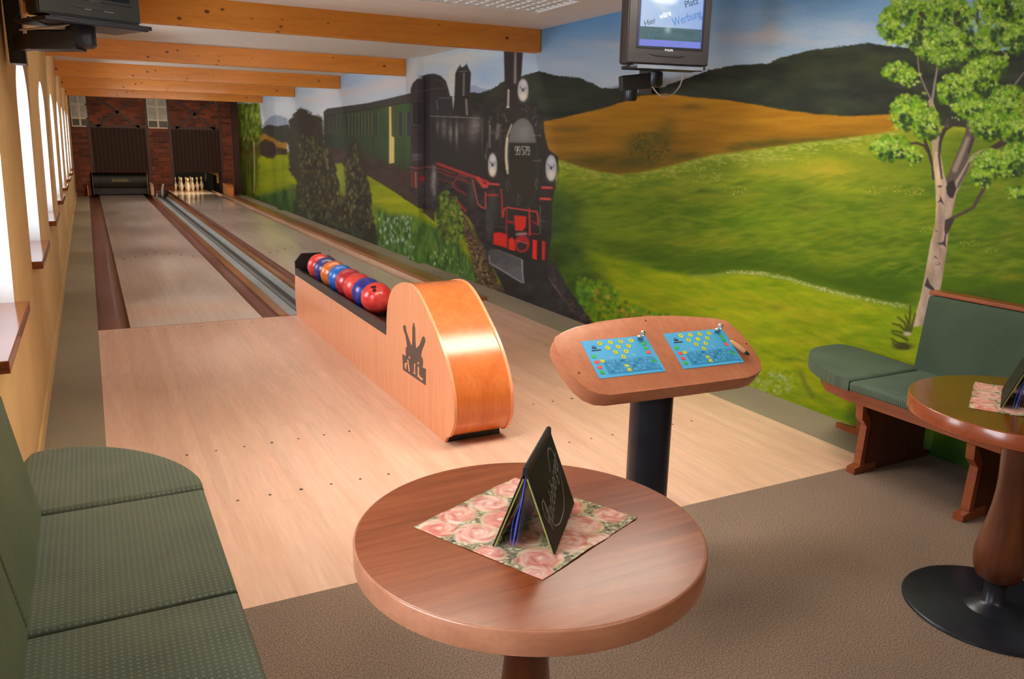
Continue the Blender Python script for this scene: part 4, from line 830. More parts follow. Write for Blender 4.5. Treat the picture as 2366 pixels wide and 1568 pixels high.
# pins
prof = [(.0, .0), (.0258, .0), (.029, .004), (.038, .03), (.050, .075), (.0605, .114), (.0595, .135), (.052, .165), (.040, .195), (.030, .22), (.0245, .242), (.0228, .262), (.0235, .285), (.0285, .315), (.0322, .342), (.030, .362), (.021, .375), (.010, .380), (0, .381)]
M_PIN = plain('white_pin_coating', S(238, 222, 196), .22, var=.02, coat=.4); M_RED = plain('red_pin_stripe', S(170, 30, 28), .3)
PL = {1: 'front bowling pin at the head of the triangle', 2: 'left pin of the second row', 3: 'right pin of the second row', 4: 'left pin of the third row', 5: 'middle pin of the third row', 6: 'right pin of the third row', 7: 'leftmost pin of the back row by the brick pier', 8: 'second pin from left in the back row', 9: 'third pin from left in the back row', 10: 'rightmost pin of the back row'}
def pin(i, x, y, first):
    if first is None:
        p = empty('bowling_pin', (x, y, 0)); bm = bmesh.new(); lathe(bm, prof, 24); obj('pin_body', bm, M_PIN, p, smooth=180)
        for z in (.268, .288):
            bm = bmesh.new(); rr = .0242; lathe(bm, [(rr, z-.006), (rr+.0004, z), (rr, z+.006)], 24); obj('neck_stripe', bm, M_RED, p, smooth=180)
    else: p = copy_tree(first); p.location = (x, y, 0)
    tag(p, 'white '+PL[i] if i == 1 else 'white bowling pin, '+PL[i], 'bowling pin', 'standing pins on the right lane'); return p
k = 1; pf = None
for r in range(4):
    for q in range(r+1):
        x = 2.347+(q-r/2)*.3048; y = 18.29+r*.264
        o = pin(k, x, y, pf); pf = pf or o; k += 1
lt = bpy.data.lights.new('pin_deck_lamp', 'AREA'); lt.shape = 'RECTANGLE'; lt.size = 1.0; lt.size_y = .06; lt.energy = 14; lt.color = (1, .78, .5)
lo = bpy.data.objects.new('pin_deck_lamp', lt); col.objects.link(lo); lo.location = (2.347, 17.0, .74); lo.rotation_euler = (R_(48), 0, 0)
# ================================================================== ball return
XR0, XR1 = 1.345, 1.685
rk = empty('ball_return', (XR0, -1.7, 0), 0, 'beech veneered ball return with rounded hood and black trimmed ball trough', 'ball return')
def rel(o): o.matrix_parent_inverse = rk.matrix_world.inverted() if False else Matrix.Translation((-XR0, 1.7, 0)); return o
hood = [(-2.52, .37), (-2.535, .5), (-2.56, .58), (-2.61, .65), (-2.68, .70), (-2.77, .735), (-2.87, .757), (-2.97, .757), (-3.06, .735), (-3.16, .685), (-3.26, .62), (-3.36, .55), (-3.45, .47), (-3.52, .38), (-3.565, .29), (-3.578, .21), (-3.57, .14), (-3.54, .085), (-3.51, .05), (-3.47, .032)]
pc = curve_pts([(y, z, 0) for y, z in hood], 4); pc = [(v.x, v.y) for v in pc]
XT1 = 1.632
side = [(-.02, .0), (-.005, .12), (-.0, .24), (-.03, .365), (-.06, .375)] + [(-2.52, .375)] + pc[1:] + [(-3.455, .0)]
side_t = [(-.02, .0), (-.005, .12), (-.0, .24), (-.03, .365), (-.06, .375), (-2.53, .375), (-2.53, .0)]
side_h = pc + [(-3.44, .03), (-2.52, .03)]
bm = bmesh.new(); prism(bm, side, XR0, XR0+.016, 'X', bev=.0015); rel(obj('left_panel', bm, M_BEECHV, rk))
bm = bmesh.new(); prism(bm, side_h, XR1-.016, XR1, 'X', bev=.0015); rel(obj('right_panel', bm, M_BEECHV, rk))
bm = bmesh.new(); prism(bm, side_t, XT1-.016, XT1, 'X', bev=.0015); rel(obj('trough_side_panel', bm, M_BEECHV, rk))
def inset(p, d):
    out = []
    for i in range(len(p)):
        a = p[max(i-1, 0)]; b = p[min(i+1, len(p)-1)]; dx, dy = b[0]-a[0], b[1]-a[1]; L = math.hypot(dx, dy); out.append((p[i][0]+dy/L*-d, p[i][1]+dx/L*d))
    return out
ins = inset(pc, .006); ins2 = inset(pc, .022)
bm = bmesh.new(); prism(bm, ins+ins2[::-1], XR0+.016, XR1-.016, 'X'); rel(obj('curved_hood', bm, M_HOOD, rk, smooth=40))
bm = bmesh.new(); box(bm, XR0+.017, XR1-.02, -3.452, -2.52, 0, .034); rel(obj('plinth', bm, plain('dark_grey_plinth', S(48, 48, 50), .5), rk))
bm = bmesh.new()
for x0, x1 in ((XR0-.002, XR0+.018), (XT1-.018, XT1+.003)):
    prism(bm, [(-.05, .372), (-2.519, .372), (-2.519, .448), (-.5, .44), (-.40, .47), (-.30, .53), (-.12, .545), (-.05, .48)] if x0 > 1.5 else [(-.05, .372), (-2.519, .372), (-2.519, .436), (-.30, .428), (-.10, .44), (-.05, .43)], x0, x1, 'X', bev=.003)
rel(obj('trough_trim', bm, M_TRIMG, rk))
bm = bmesh.new(); prism(bm, [(XR0, .372), (XT1, .372), (XT1, .50), (XT1-.06, .56), (XR0+.06, .56), (XR0, .49)], -.06, -.035, 'Y', bev=.002); rel(obj('trough_end_plate', bm, M_BLK, rk))
bm = bmesh.new(); box(bm, XR0+.018, XT1-.018, -2.519, -.06, .34, .355)
for s in (-1, 1):
    cx = (XR0+XT1)/2+s*.075; prism(bm, [(cx-.012, .355), (cx+.012, .355), (cx+.006, .404), (cx-.006, .404)], -2.519, -.06, 'Y')
rel(obj('trough_bed', bm, plain('trough_dark', S(60, 34, 22), .4), rk))
# emblem: three pins over a ball on a lettered block, dark foil on the left panel
def EP(a, b):
    h = hit(900+a/8.71, 720+b/8.71, 0, XR0); return (h[1], h[2])
M_EMB = plain('dark_foil', S(92, 76, 66), .5, var=.04)
shp = [[(275, 300), (285, 275), (305, 268), (328, 285), (342, 400), (390, 540), (455, 720), (360, 720), (325, 480), (285, 370)], [(462, 320), (472, 290), (474, 240), (488, 222), (502, 240), (506, 290), (518, 330), (522, 560), (535, 745), (440, 745), (460, 600)],
       [(655, 530), (668, 500), (690, 495), (712, 525), (722, 600), (700, 660), (660, 760), (635, 880), (530, 880), (535, 750), (610, 660)], [(330, 740), (345, 705), (400, 690), (470, 680), (560, 740), (620, 860), (665, 940), (678, 1020), (668, 1080), (640, 1200), (400, 1100), (330, 900)],
       [(262, 848), (330, 895), (400, 1000), (650, 1110), (735, 1152), (732, 1480), (275, 1165)]]
bm = bmesh.new()
for q, P in enumerate(shp): prism(bm, [EP(*p) for p in P], XR0-.0012-.00006*q, XR0, 'X')
em = rel(obj('pin_emblem', bm, M_EMB, rk))
lt_ = [[(315, 1040), (330, 1020), (372, 1040), (350, 1060), (345, 1110), (350, 1150), (330, 1150), (312, 1090)], [(365, 960), (382, 960), (400, 1080), (418, 1200), (392, 1200), (375, 1060)], [(392, 895), (410, 895), (424, 930), (408, 945), (390, 925)],
       [(505, 1040), (530, 1050), (520, 1120), (522, 1230), (540, 1255), (478, 1240), (500, 1215)], [(565, 1030), (582, 1005), (602, 1035), (582, 1060)], [(580, 1100), (603, 1105), (600, 1260), (640, 1320), (672, 1330), (682, 1355), (655, 1385), (600, 1330), (570, 1300)]]
for ix in ((0, 1, 2), (3,), (4, 5)):
    bm = bmesh.new()
    for q in ix: prism(bm, [EP(*p) for p in lt_[q]], XR0-.0026, XR0-.0012, 'X')
    o = obj('emblem_letter', bm, M_BEECHV, em)

# balls
def ballmat(name, c1, c2):
    t = NT(name); mp = t.coords((1, 1, 1)); n = t.add('ShaderNodeTexNoise', Scale=9.0, Detail=5.0, Distortion=1.6); t.ln(mp, 'Vector', n, 'Vector'); r = t.ramp(n, 'Fac', [(.35, c1), (.65, c2)]); t.ln(r, 'Color', t.b, 'Base Color'); return t.fin(.3, .5, 0, .4, .18)
BM = {'coral': ballmat('coral_marbled_resin', S(216, 40, 40), S(240, 84, 76)), 'navy': ballmat('navy_marbled_resin', S(26, 28, 84), S(58, 62, 140)), 'orange': ballmat('orange_resin', S(212, 100, 24), S(228, 120, 44)), 'blue': ballmat('bright_blue_resin', S(20, 86, 180), S(40, 116, 206)), 'crimson': ballmat('crimson_marbled_resin', S(166, 28, 44), S(206, 56, 66)), 'violet': ballmat('violet_marbled_resin', S(40, 38, 130), S(74, 74, 170))}
seq = [('coral', 'coral red bowling ball at the far end of the rack'), ('navy', 'navy bowling ball, second from the far end of the rack'), ('orange', 'orange bowling ball on the rack'), ('blue', 'bright blue bowling ball on the rack'), ('crimson', 'crimson bowling ball in the middle of the rack'), ('coral', 'coral bowling ball just behind the violet ball'), ('violet', 'violet blue bowling ball, second nearest on the rack'), ('coral', 'bright red bowling ball nearest the hood, finger holes showing')]
bmesh_ball = bmesh.new(); bmesh.ops.create_uvsphere(bmesh_ball, u_segments=48, v_segments=32, radius=.108)
ball0 = obj('bowling_ball', bmesh_ball, BM['coral'], smooth=180)
for i, (c_, lb) in enumerate(seq):
    o = ball0 if i == 7 else ball0.copy()
    if i != 7: col.objects.link(o)
    o.data = ball0.data if i == 7 else ball0.data.copy(); o.data.materials[0] = BM[c_]
    o.location = ((XR0+XT1)/2, -1.90+(i-7)*-.2185, .4845); o.rotation_euler = (.3*i, .5*i, .7*i) if i != 7 else (0, 0, 0)
    tag(o, lb, 'bowling ball', 'bowling balls on the ball return')
bm = bmesh.new(); nv = [Vector((-.42, -.45, .79)), Vector((-.30, -.50, .81)), Vector((-.36, -.68, .63))]
for v, r in zip(nv, (.011, .013, .014)):
    v.normalize(); lathe(bm, [(r, .1065), (r, .1083), (r*.75, .1084)], 16, M=v.to_track_quat('Z', 'Y').to_matrix().to_4x4())
obj('finger_hole', bm, plain('hole_black', S(60, 10, 14), .6), ball0)

# ================================================================== tables, napkins, menu holders
def table(cx, cy, r, mt, me_, label, base=True):
    t = empty('round_table', (cx, cy, 0), 0, label, 'table')
    bm = bmesh.new(); lathe(bm, [(r-.03, .6895), (r-.003, .6895), (r, .692), (r, .7365), (r-.0015, .7388), (r-.004, .7395)], 96); obj('table_edge', bm, me_, t, smooth=50)
    bm = bmesh.new(); lathe(bm, [(0, .694), (r-.0045, .694), (r-.0045, .7398), (r-.008, .740), (0, .740)], 96); obj('tabletop', bm, mt, t, smooth=30)
    P = [(.056, .62), (.052, .55), (.049, .47), (.052, .40), (.062, .33), (.074, .27), (.083, .22), (.084, .19), (.078, .155), (.066, .128), (.05, .115)]
    pc = curve_pts([(a, b, 0) for a, b in P], 3); bm = bmesh.new(); lathe(bm, [(v.x, v.y) for v in pc], 40); obj('turned_column', bm, M_DKW, t, smooth=180)
    bm = bmesh.new(); lathe(bm, [(.058, .62), (.06, .625), (.06, .69), (.12, .694)], 40); obj('top_collar', bm, M_BLKM, t, smooth=40)
    bm = bmesh.new(); lathe(bm, [(.035, .115), (.035, .04), (.05, .03), (.075, .022), (.088, .014), (.09, .0125)], 36); obj('base_collar', bm, M_BLKM, t, smooth=60)
    bm = bmesh.new(); lathe(bm, [(0, 0), (.28, 0), (.284, .004), (.282, .009), (.276, .012), (0, .0125)], 80); obj('base_plate', bm, M_BLKM, t, smooth=40)
    return t
table(.574, -5.768, .368, M_TT, M_TE, 'round walnut-topped table in the foreground with a floral napkin')
table(2.45, -5.70, .352, M_TT2, M_TE2, 'round chestnut table by the right bench on a black disc base')

def napkin_paint(n=230, seed=3):
    g = np.linspace(0, 1, n)*1000; U, V = np.meshgrid(g, g)
    def loc(u0, u1, v0, v1):
        a, b = np.searchsorted(g, [u0, u1]); c, d = np.searchsorted(g, [v0, v1]); return None if a >= b or c >= d else (slice(c, d), slice(a, b))
    c = Canvas(U, V, loc); c.rng = np.random.RandomState(seed)
    f = fbm(U, V, 30, 30, 2)[..., None]; c.C[:] = np.array([150, 140, 112.])+(f-.5)*np.array([110, 110, 100.])
    sp = [(c.rng.rand()*1000, c.rng.rand()*1000) for _ in range(1700)]
    for x, y in sp:
        k = c.rng.rand(); c.ell(x, y, 7+5*k, 5+4*k, [(226, 212, 176), (206, 188, 146), (58, 58, 52), (236, 228, 204), (96, 96, 70)][c.rng.randint(5)], 3, a=.85)
    roses = [(95, 150, 110), (330, 90, 105), (560, 160, 118), (800, 95, 115), (940, 300, 110), (170, 380, 120), (420, 350, 112), (690, 390, 120), (60, 600, 105), (310, 610, 122), (560, 600, 110), (850, 560, 125), (180, 830, 120), (450, 850, 115), (700, 790, 122), (930, 840, 112), (980, 60, 80), (30, 960, 90), (590, 1000, 90)]
    for x, y, r in roses:
        hue = c.rng.rand(); pk = np.array([222, 142, 126])*(1-hue)+np.array([232, 190, 174])*hue; ang = c.rng.rand()*6; r *= 1.05+.3*c.rng.rand(); x += c.rng.randn()*14; y += c.rng.randn()*14
        for k in range(7):
            a = ang+k*2*PI/7; c.ell(x+r*.52*math.cos(a), y+r*.52*math.sin(a), r*.5, r*.36, tuple(np.array([216, 190, 146])*(.84+.2*c.rng.rand())), 6, a=.95, ang=a+1.3)
        c.ell(x, y, r*.74, r*.66, tuple(pk), 16, a=.95)
        for q in range(34):
            a = c.rng.rand()*2*PI; rr = r*(.15+.75*math.sqrt(c.rng.rand())); cc = [pk*[1.06, 1.25, 1.26], pk*[.84, .58, .6], np.array([232, 212, 196]), pk*[.94, .76, .76]][c.rng.randint(4)]
            c.ell(x+rr*math.cos(a), y+rr*.9*math.sin(a), r*(.16+.2*c.rng.rand()), r*(.04+.07*c.rng.rand()), tuple(np.clip(cc, 0, 250)), 9, a=.75, ang=a+PI/2+.3)
        for q in range(9):
            rr = r*(.7-.07*q); a0 = ang+q*1.9
            for w, cc in ((r*.10, tuple(pk*[1.08, 1.18, 1.2])), (r*.035, tuple(pk*[.86, .62, .62]))):
                pts = [(x+rr*math.cos(a0+s*.34+(.10 if w < r*.05 else 0)), y+rr*.88*math.sin(a0+s*.34+(.10 if w < r*.05 else 0))) for s in range(8)]
                c.stroke(pts, w, cc, soft=6, a=.38)
        c.ell(x, y, r*.13, r*.1, (238, 206, 190), 5)
    return to_lin(c.C)
NAPC = napkin_paint()
M_NAP = painted('printed_napkin', .8, .2)
def napkin(P4, z, label):
    n = NAPC.shape[0]; s = np.linspace(0, 1, n); a, b = np.meshgrid(s, s); A, Bq, C_, D = [np.array(p) for p in P4]
    XY = A*((1-a)*(1-b))[..., None]+Bq*(a*(1-b))[..., None]+C_*(a*b)[..., None]+D*((1-a)*b)[..., None]
    ed = np.minimum(np.minimum(a, 1-a), np.minimum(b, 1-b)); w = np.clip(1-ed/.05, 0, 1)
    wob = (fbm(a*10, b*10, 1.3, 1.3, 4)-.5)
    X = XY[..., 0]+wob*w*.004; Y = XY[..., 1]+(fbm(a*10, b*10, 1.1, 1.1, 8)-.5)*w*.004; Z = z+.0012+.0022*w*vnoise(a*9, b*9, 3)
    o = grid_mesh('paper_napkin', X, Y, Z, NAPC, M_NAP); sm = o.modifiers.new('thick', 'SOLIDIFY'); sm.thickness = .0006; sm.offset = 1
    tag(o, label, 'napkin', 'rose printed napkins'); return o
napkin([(.354, -5.657), (.667, -5.521), (.811, -5.824), (.498, -5.960)], .740, 'rose-patterned paper napkin on the foreground table')
napkin([(2.238, -5.636), (2.537, -5.460), (2.713, -5.760), (2.414, -5.935)], .740, 'rose-patterned paper napkin on the right-hand table')

M_LEA = plain('black_leatherette', (.008, .008, .009, 1), .5, spec=.3); M_EMBO = plain('embossed_grey', S(128, 128, 130), .4); M_YEL = plain('olive_yellow_edge', S(142, 140, 62), .4)
def sleeve_mat():
    t = NT('clear_sleeve'); t.n.remove(t.b); tr = t.add('ShaderNodeBsdfTransparent'); gl = t.add('ShaderNodeBsdfGlossy'); gl.inputs['Roughness'].default_value = .12; df = t.add('ShaderNodeBsdfDiffuse'); nz = t.add('ShaderNodeTexNoise', Scale=30.0); rr = t.ramp(nz, 'Fac', [(.3, S(60, 80, 190)), (.7, S(150, 170, 240))]); t.ln(rr, 'Color', df, 'Color')
    a = t.add('ShaderNodeMixShader'); a.inputs[0].default_value = .45; t.t.links.new(tr.outputs[0], a.inputs[1]); t.t.links.new(df.outputs[0], a.inputs[2]); b = t.add('ShaderNodeMixShader'); b.inputs[0].default_value = .15; t.t.links.new(a.outputs[0], b.inputs[1]); t.t.links.new(gl.outputs[0], b.inputs[2]); t.t.links.new(b.outputs[0], t.out.inputs['Surface']); return t.m
M_SLV = sleeve_mat(); M_PAGE = plain('blue_page_edge', S(70, 84, 186), .4)
def holder(loc, rz, label, W=.243, H=.172, D=.126):
    # local: y along the ridge, x across; right leaf leans from +D/2 to the ridge
    t = empty('menu_holder', loc, rz, label, 'menu holder', 'tent-shaped menu holders')
    sl = math.atan2(D/2, H); L = math.hypot(D/2, H)
    for s, nm in ((1, 'front_leaf'), (-1, 'rear_leaf')):
        M = Matrix.Translation((s*D/2, 0, .001)) @ Matrix.Rotation(-s*sl, 4, 'Y')
        bm = bmesh.new(); box(bm, -.0016, .0016, -W/2, W/2, 0, L-.004, bev=.0006); bmesh.ops.transform(bm, matrix=M, verts=bm.verts); lf = obj(nm, bm, M_LEA, t)
        bm = bmesh.new(); box(bm, -s*.0046 if s > 0 else .0016, -.0016*s if s > 0 else .0046, -W/2+.001, W/2-.001, 0.002, L-.02)
        bmesh.ops.transform(bm, matrix=M, verts=bm.verts); obj('inner_cover', bm, M_YEL, lf)
        if s > 0:
            MT = M @ Matrix.Translation((.0019, 0, L*.48)) @ Matrix(((0, 0, 1, 0), (1, 0, 0, 0), (0, 1, 0, 0), (0, 0, 0, 1))) @ Matrix.Rotation(R_(20), 4, 'Z')
            text_mesh('embossed_script', 'Radeberger', .058, M_EMBO, t, MT, .0003, shear=.45, sx=.76)
            bm = bmesh.new()
            for pts in ([(-.092, .052), (-.106, .075), (-.098, .10), (-.082, .096), (-.078, .065), (-.07, .04), (-.03, .024), (.03, .03), (.07, .06), (.083, .09)], [(.02, .118), (.045, .15), (.07, .155), (.085, .14), (.088, .12)], [(-.095, .055), (-.085, .08), (-.084, .105)]):
                cp = curve_pts([(.0019, a, b) for a, b in pts], 6); tube(bm, cp, .0014, 6)
            bmesh.ops.transform(bm, matrix=M, verts=bm.verts); obj('embossed_flourish', bm, M_EMBO, t, smooth=60)
    bm = bmesh.new(); prism(bm, [(-.006, H-.012), (.006, H-.012), (.005, H+.004), (.0, H+.007), (-.005, H+.004)], -W/2-.001, W/2+.001, 'Y', bev=.0008); obj('spine', bm, M_LEA, t)
    bm = bmesh.new()
    for k, (x0, x1) in enumerate(((0, -.030), (.001, -.024), (.002, -.017))):
        pts = [(x0, H-.012), (x0-.004, H*.7), (x1+.006, H*.35), (x1, .004)]; cp = [(v.x, v.y) for v in curve_pts([(a, b, 0) for a, b in pts], 5)]
        prism(bm, cp+[(a+.0008, b) for a, b in cp[::-1]], -W/2+.006+k*.002, W/2-.008, 'Y')
    obj('clear_sleeves', bm, M_SLV, t)
    bm = bmesh.new(); pts = [(-.001, H-.014), (-.006, H*.7), (-.016, H*.35), (-.024, .006)]; cp = [(v.x, v.y) for v in curve_pts([(a, b, 0) for a, b in pts], 5)]
    prism(bm, cp+[(a+.0022, b) for a, b in cp[::-1]], -W/2+.004, -W/2+.05, 'Y'); obj('blue_pages', bm, M_PAGE, t)
    return t
dv = Vector((.71835606-.5599857, -5.70902856+5.89376896, 0)); rzh = math.atan2(-dv.x, dv.y)
cH = Vector(((.56+.7184+.4695+.4695+dv.x)/4, (-5.8938-5.7090-5.8066-5.8066+dv.y)/4, .7428))
holder(cH, rzh, 'black tent-shaped menu holder on the foreground table')
hf = holder((2.463, -5.677, .7428), R_(-59.3), 'black tent-shaped menu holder on the right-hand table, cut by the frame')

# ================================================================== benches
def bench(side, label, segs, xs, fab, fabb, yend=-4.62, tops=(.80, .832, .10, .84, .108, .82), rail=True):
    """side +1: against the painted wall, -1: against the window wall. xo is distance out from the wall"""
    wallx = 3.57 if side > 0 else -.525
    X = (lambda xo: wallx-xo) if side > 0 else (lambda xo: wallx+xo)
    t = empty('corner_bench', (X(.3), yend, 0), 0, label, 'bench'); inv = Matrix.Translation((-X(.3), -yend, 0))
    def add(name, bm, mat, smooth=None, parent=None):
        o = obj(name, bm, mat, parent or t, smooth=smooth)
        if parent is None: o.matrix_parent_inverse = inv
        return o
    xf, xb = xs; ztop = .468; seg = .655
    for k in range(segs):
        y1 = yend-k*seg; y0 = y1-seg
        bm = bmesh.new(); prism(bm, [(X(xf), y0+.003), (X(xf), y1-.003), (X(xb), y1-.003), (X(xb), y0+.003)], .415, ztop, 'Z')
        es = [e for e in bm.edges if all(v.co.z > .46 for v in e.verts)]
        fr_ = [e for e in bm.edges if all(abs(v.co.x-X(xf)) < 1e-5 for v in e.verts) and abs(e.verts[0].co.z-e.verts[1].co.z) < .01]
        bmesh.ops.bevel(bm, geom=list(set(es+fr_)), offset=.02, segments=5, profile=.55, affect='EDGES'); add('seat_cushion', bm, fab, smooth=50)
    e0 = yend+.003
    out = [(xf, e0), (xf-.012, e0+.10), (xf-.06, e0+.24), (xf-.15, e0+.38), (xf-.26, e0+.48), (xf-.38, e0+.53), (.07, e0+.53), (.05, e0+.45), (xb, e0+.02), (xb, e0)]
    cp = curve_pts([(a, b, 0) for a, b in out[:7]], 4); pl = [(X(v.x), v.y) for v in cp]+[(X(a), b) for a, b in out[7:]]
    bm = bmesh.new(); prism(bm, pl, .415, ztop+.004, 'Z'); es = [e for e in bm.edges if all(v.co.z > .46 for v in e.verts)]
    bmesh.ops.bevel(bm, geom=es, offset=.02, segments=5, profile=.55, affect='EDGES'); add('end_cushion', bm, fab, smooth=50)
    for k in range(segs):
        y1 = yend-k*seg+.03; y0 = y1-seg
        if k: y1 -= .0
        bm = bmesh.new(); prf = [(xb+.03, .455), (xb-.055, .455), (.03, tops[0]), (.03, tops[1]), (tops[2], tops[3]), (tops[4], tops[5])]
        prism(bm, [(X(a), b) for a, b in prf], y0+.003, y1-.003, 'Y'); bmesh.ops.bevel(bm, geom=list(bm.edges), offset=.012, segments=3, profile=.6, affect='EDGES'); add('backrest', bm, fabb, smooth=50)
    bm = bmesh.new(); box(bm, min(X(.02), X(tops[2])), max(X(.02), X(tops[2])), yend-segs*seg+.03, yend+.03, .842, .862, bev=.004); add('backrest_rail', bm, M_BW)
    yn = yend-segs*seg
    bm = bmesh.new(); a, b = sorted((X(xf-.06), X(xf-.085))); box(bm, a, b, yn+.01, yend+.02, .345, .414, bev=.002); add('front_apron', bm, M_BW)
    bm = bmesh.new(); prism(bm, [(X(xf-.06), yend+.02), (X(xf-.06), yend+.06), (X(xf-.10), yend+.22), (X(xf-.2), yend+.34), (X(xf-.3), yend+.41), (X(.12), yend+.44), (X(.12), yend+.42), (X(xf-.3), yend+.39), (X(xf-.215), yend+.325), (X(xf-.12), yend+.21), (X(xf-.085), yend+.02)], .345, .414, 'Z'); add('end_apron', bm, M_BW)
    bm = bmesh.new(); a, b = sorted((X(xf-.09), X(.06))); box(bm, a, b, yn+.01, yend+.02, .395, .413); add('seat_board', bm, M_BWD)
    lp = [(xf-.1, .345), (xf-.09, .345), (xf-.09, .30), (xf-.13, .25), (xf-.12, .035), (xf-.07, .035), (xf-.07, 0), (.03, 0), (.03, .035), (.08, .035), (.08, .345)]
    ys = [yend-.03-k*.56 for k in range(int(segs*seg/.56)+1)]
    for y in ys:
        bm = bmesh.new(); prism(bm, [(X(a), b) for a, b in lp], y-.014, y+.014, 'Y', bev=.002); lg = add('leg_panel', bm, M_BWD)
        bm = bmesh.new(); fp = [(xf-.075, .345), (xf-.055, .345), (xf-.06, .28), (xf-.10, .24), (xf-.085, .04), (xf-.115, .04), (xf-.13, .25)]
        prism(bm, [(X(a), b) for a, b in fp], y-.02, y+.02, 'Y', bev=.002); o = obj('leg_front_strip', bm, M_BW, lg)  # panel's front edge, lighter wood stands for its lit side
        bm = bmesh.new(); prism(bm, [(X(a), b) for a, b in ((xf-.045, 0), (xf-.045, .03), (xf-.12, .045), (xf-.2, .045), (xf-.2, 0))], y-.024, y+.024, 'Y', bev=.003); obj('leg_foot', bm, M_BW, lg)
    bm = bmesh.new(); a, b = sorted((X(.09), X(.12))); prism(bm, [(yend+.10, .0), (yend+.10, .035), (yend+.2, .035), (yend+.18, .345), (yend+.38, .345), (yend+.33, .035), (yend+.47, .03), (yend+.47, 0)], a, b, 'X', bev=.002); add('end_leg', bm, M_BW)
    return t
bench(1, 'green upholstered bench with wooden frame along the painted wall', 4, (.635, .12), M_FAB2, M_FAB2B)
bench(-1, 'green upholstered bench along the window wall, lower left foreground', 5, (.568, .098), M_FAB, M_FABB, tops=(.80, .832, .062, .84, .066, .82))

# ================================================================== scoring console
cT, cth = .605, -.056
sc_ = empty('scoring_console', (1.575, -4.87, 0), 0, 'beech scoring console with two blue keypads on a black column', 'scoring console')
inv = Matrix.Translation((-1.575, 4.87, 0))
dx = Vector((math.cos(cth), math.sin(cth), 0)); n0 = Vector((-math.sin(cth), math.cos(cth), 0)); dy = n0*math.cos(cT)+Vector((0, 0, math.sin(cT))); dz = dx.cross(dy)
MC = Matrix(((dx.x, dy.x, dz.x, 1.6), (dx.y, dy.y, dz.y, -4.893), (dx.z, dy.z, dz.z, .81), (0, 0, 0, 1)))
ol = [(-.395, .118), (-.36, .137), (-.30, .157), (-.196, .172), (-.09, .179), (.022, .180), (.12, .173), (.20, .161), (.29, .145), (.344, .130), (.362, .115), (.378, .06), (.386, .0), (.388, -.07), (.378, -.105), (.36, -.13), (.325, -.148), (.28, -.155), (.062, -.157), (-.145, -.157), (-.293, -.157), (-.335, -.148), (-.367, -.125), (-.388, -.09), (-.405, -.02), (-.41, .05), (-.408, .09)]
bm = bmesh.new(); prism(bm, ol[::-1], -.062, 0, 'Z', bev=.003); bmesh.ops.transform(bm, matrix=MC, verts=bm.verts); o = obj('console_top', bm, M_CONS, sc_, smooth=35); o.matrix_parent_inverse = inv
bm = bmesh.new(); lathe(bm, [(.078, .012), (.078, .735)], 48, c=(1.575, -4.87)); o = obj('column', bm, M_BLKM, sc_, smooth=40); o.matrix_parent_inverse = inv
bm = bmesh.new(); lathe(bm, [(.17, 0), (.172, .006), (.168, .012), (.079, .013)], 48, c=(1.575, -4.87)); o = obj('base_plate', bm, M_BLKM, sc_, smooth=40); o.matrix_parent_inverse = inv
KM = [plain('keypad_blue', S(74, 170, 222), .5, var=.03), plain('key_yellow', S(204, 206, 50), .4), plain('key_green', S(56, 186, 84), .4), plain('key_red', S(240, 84, 70), .4), plain('key_deep_blue', S(44, 138, 192), .4), plain('key_black', S(26, 44, 60), .4), plain('key_line_blue', S(98, 178, 220), .4)]
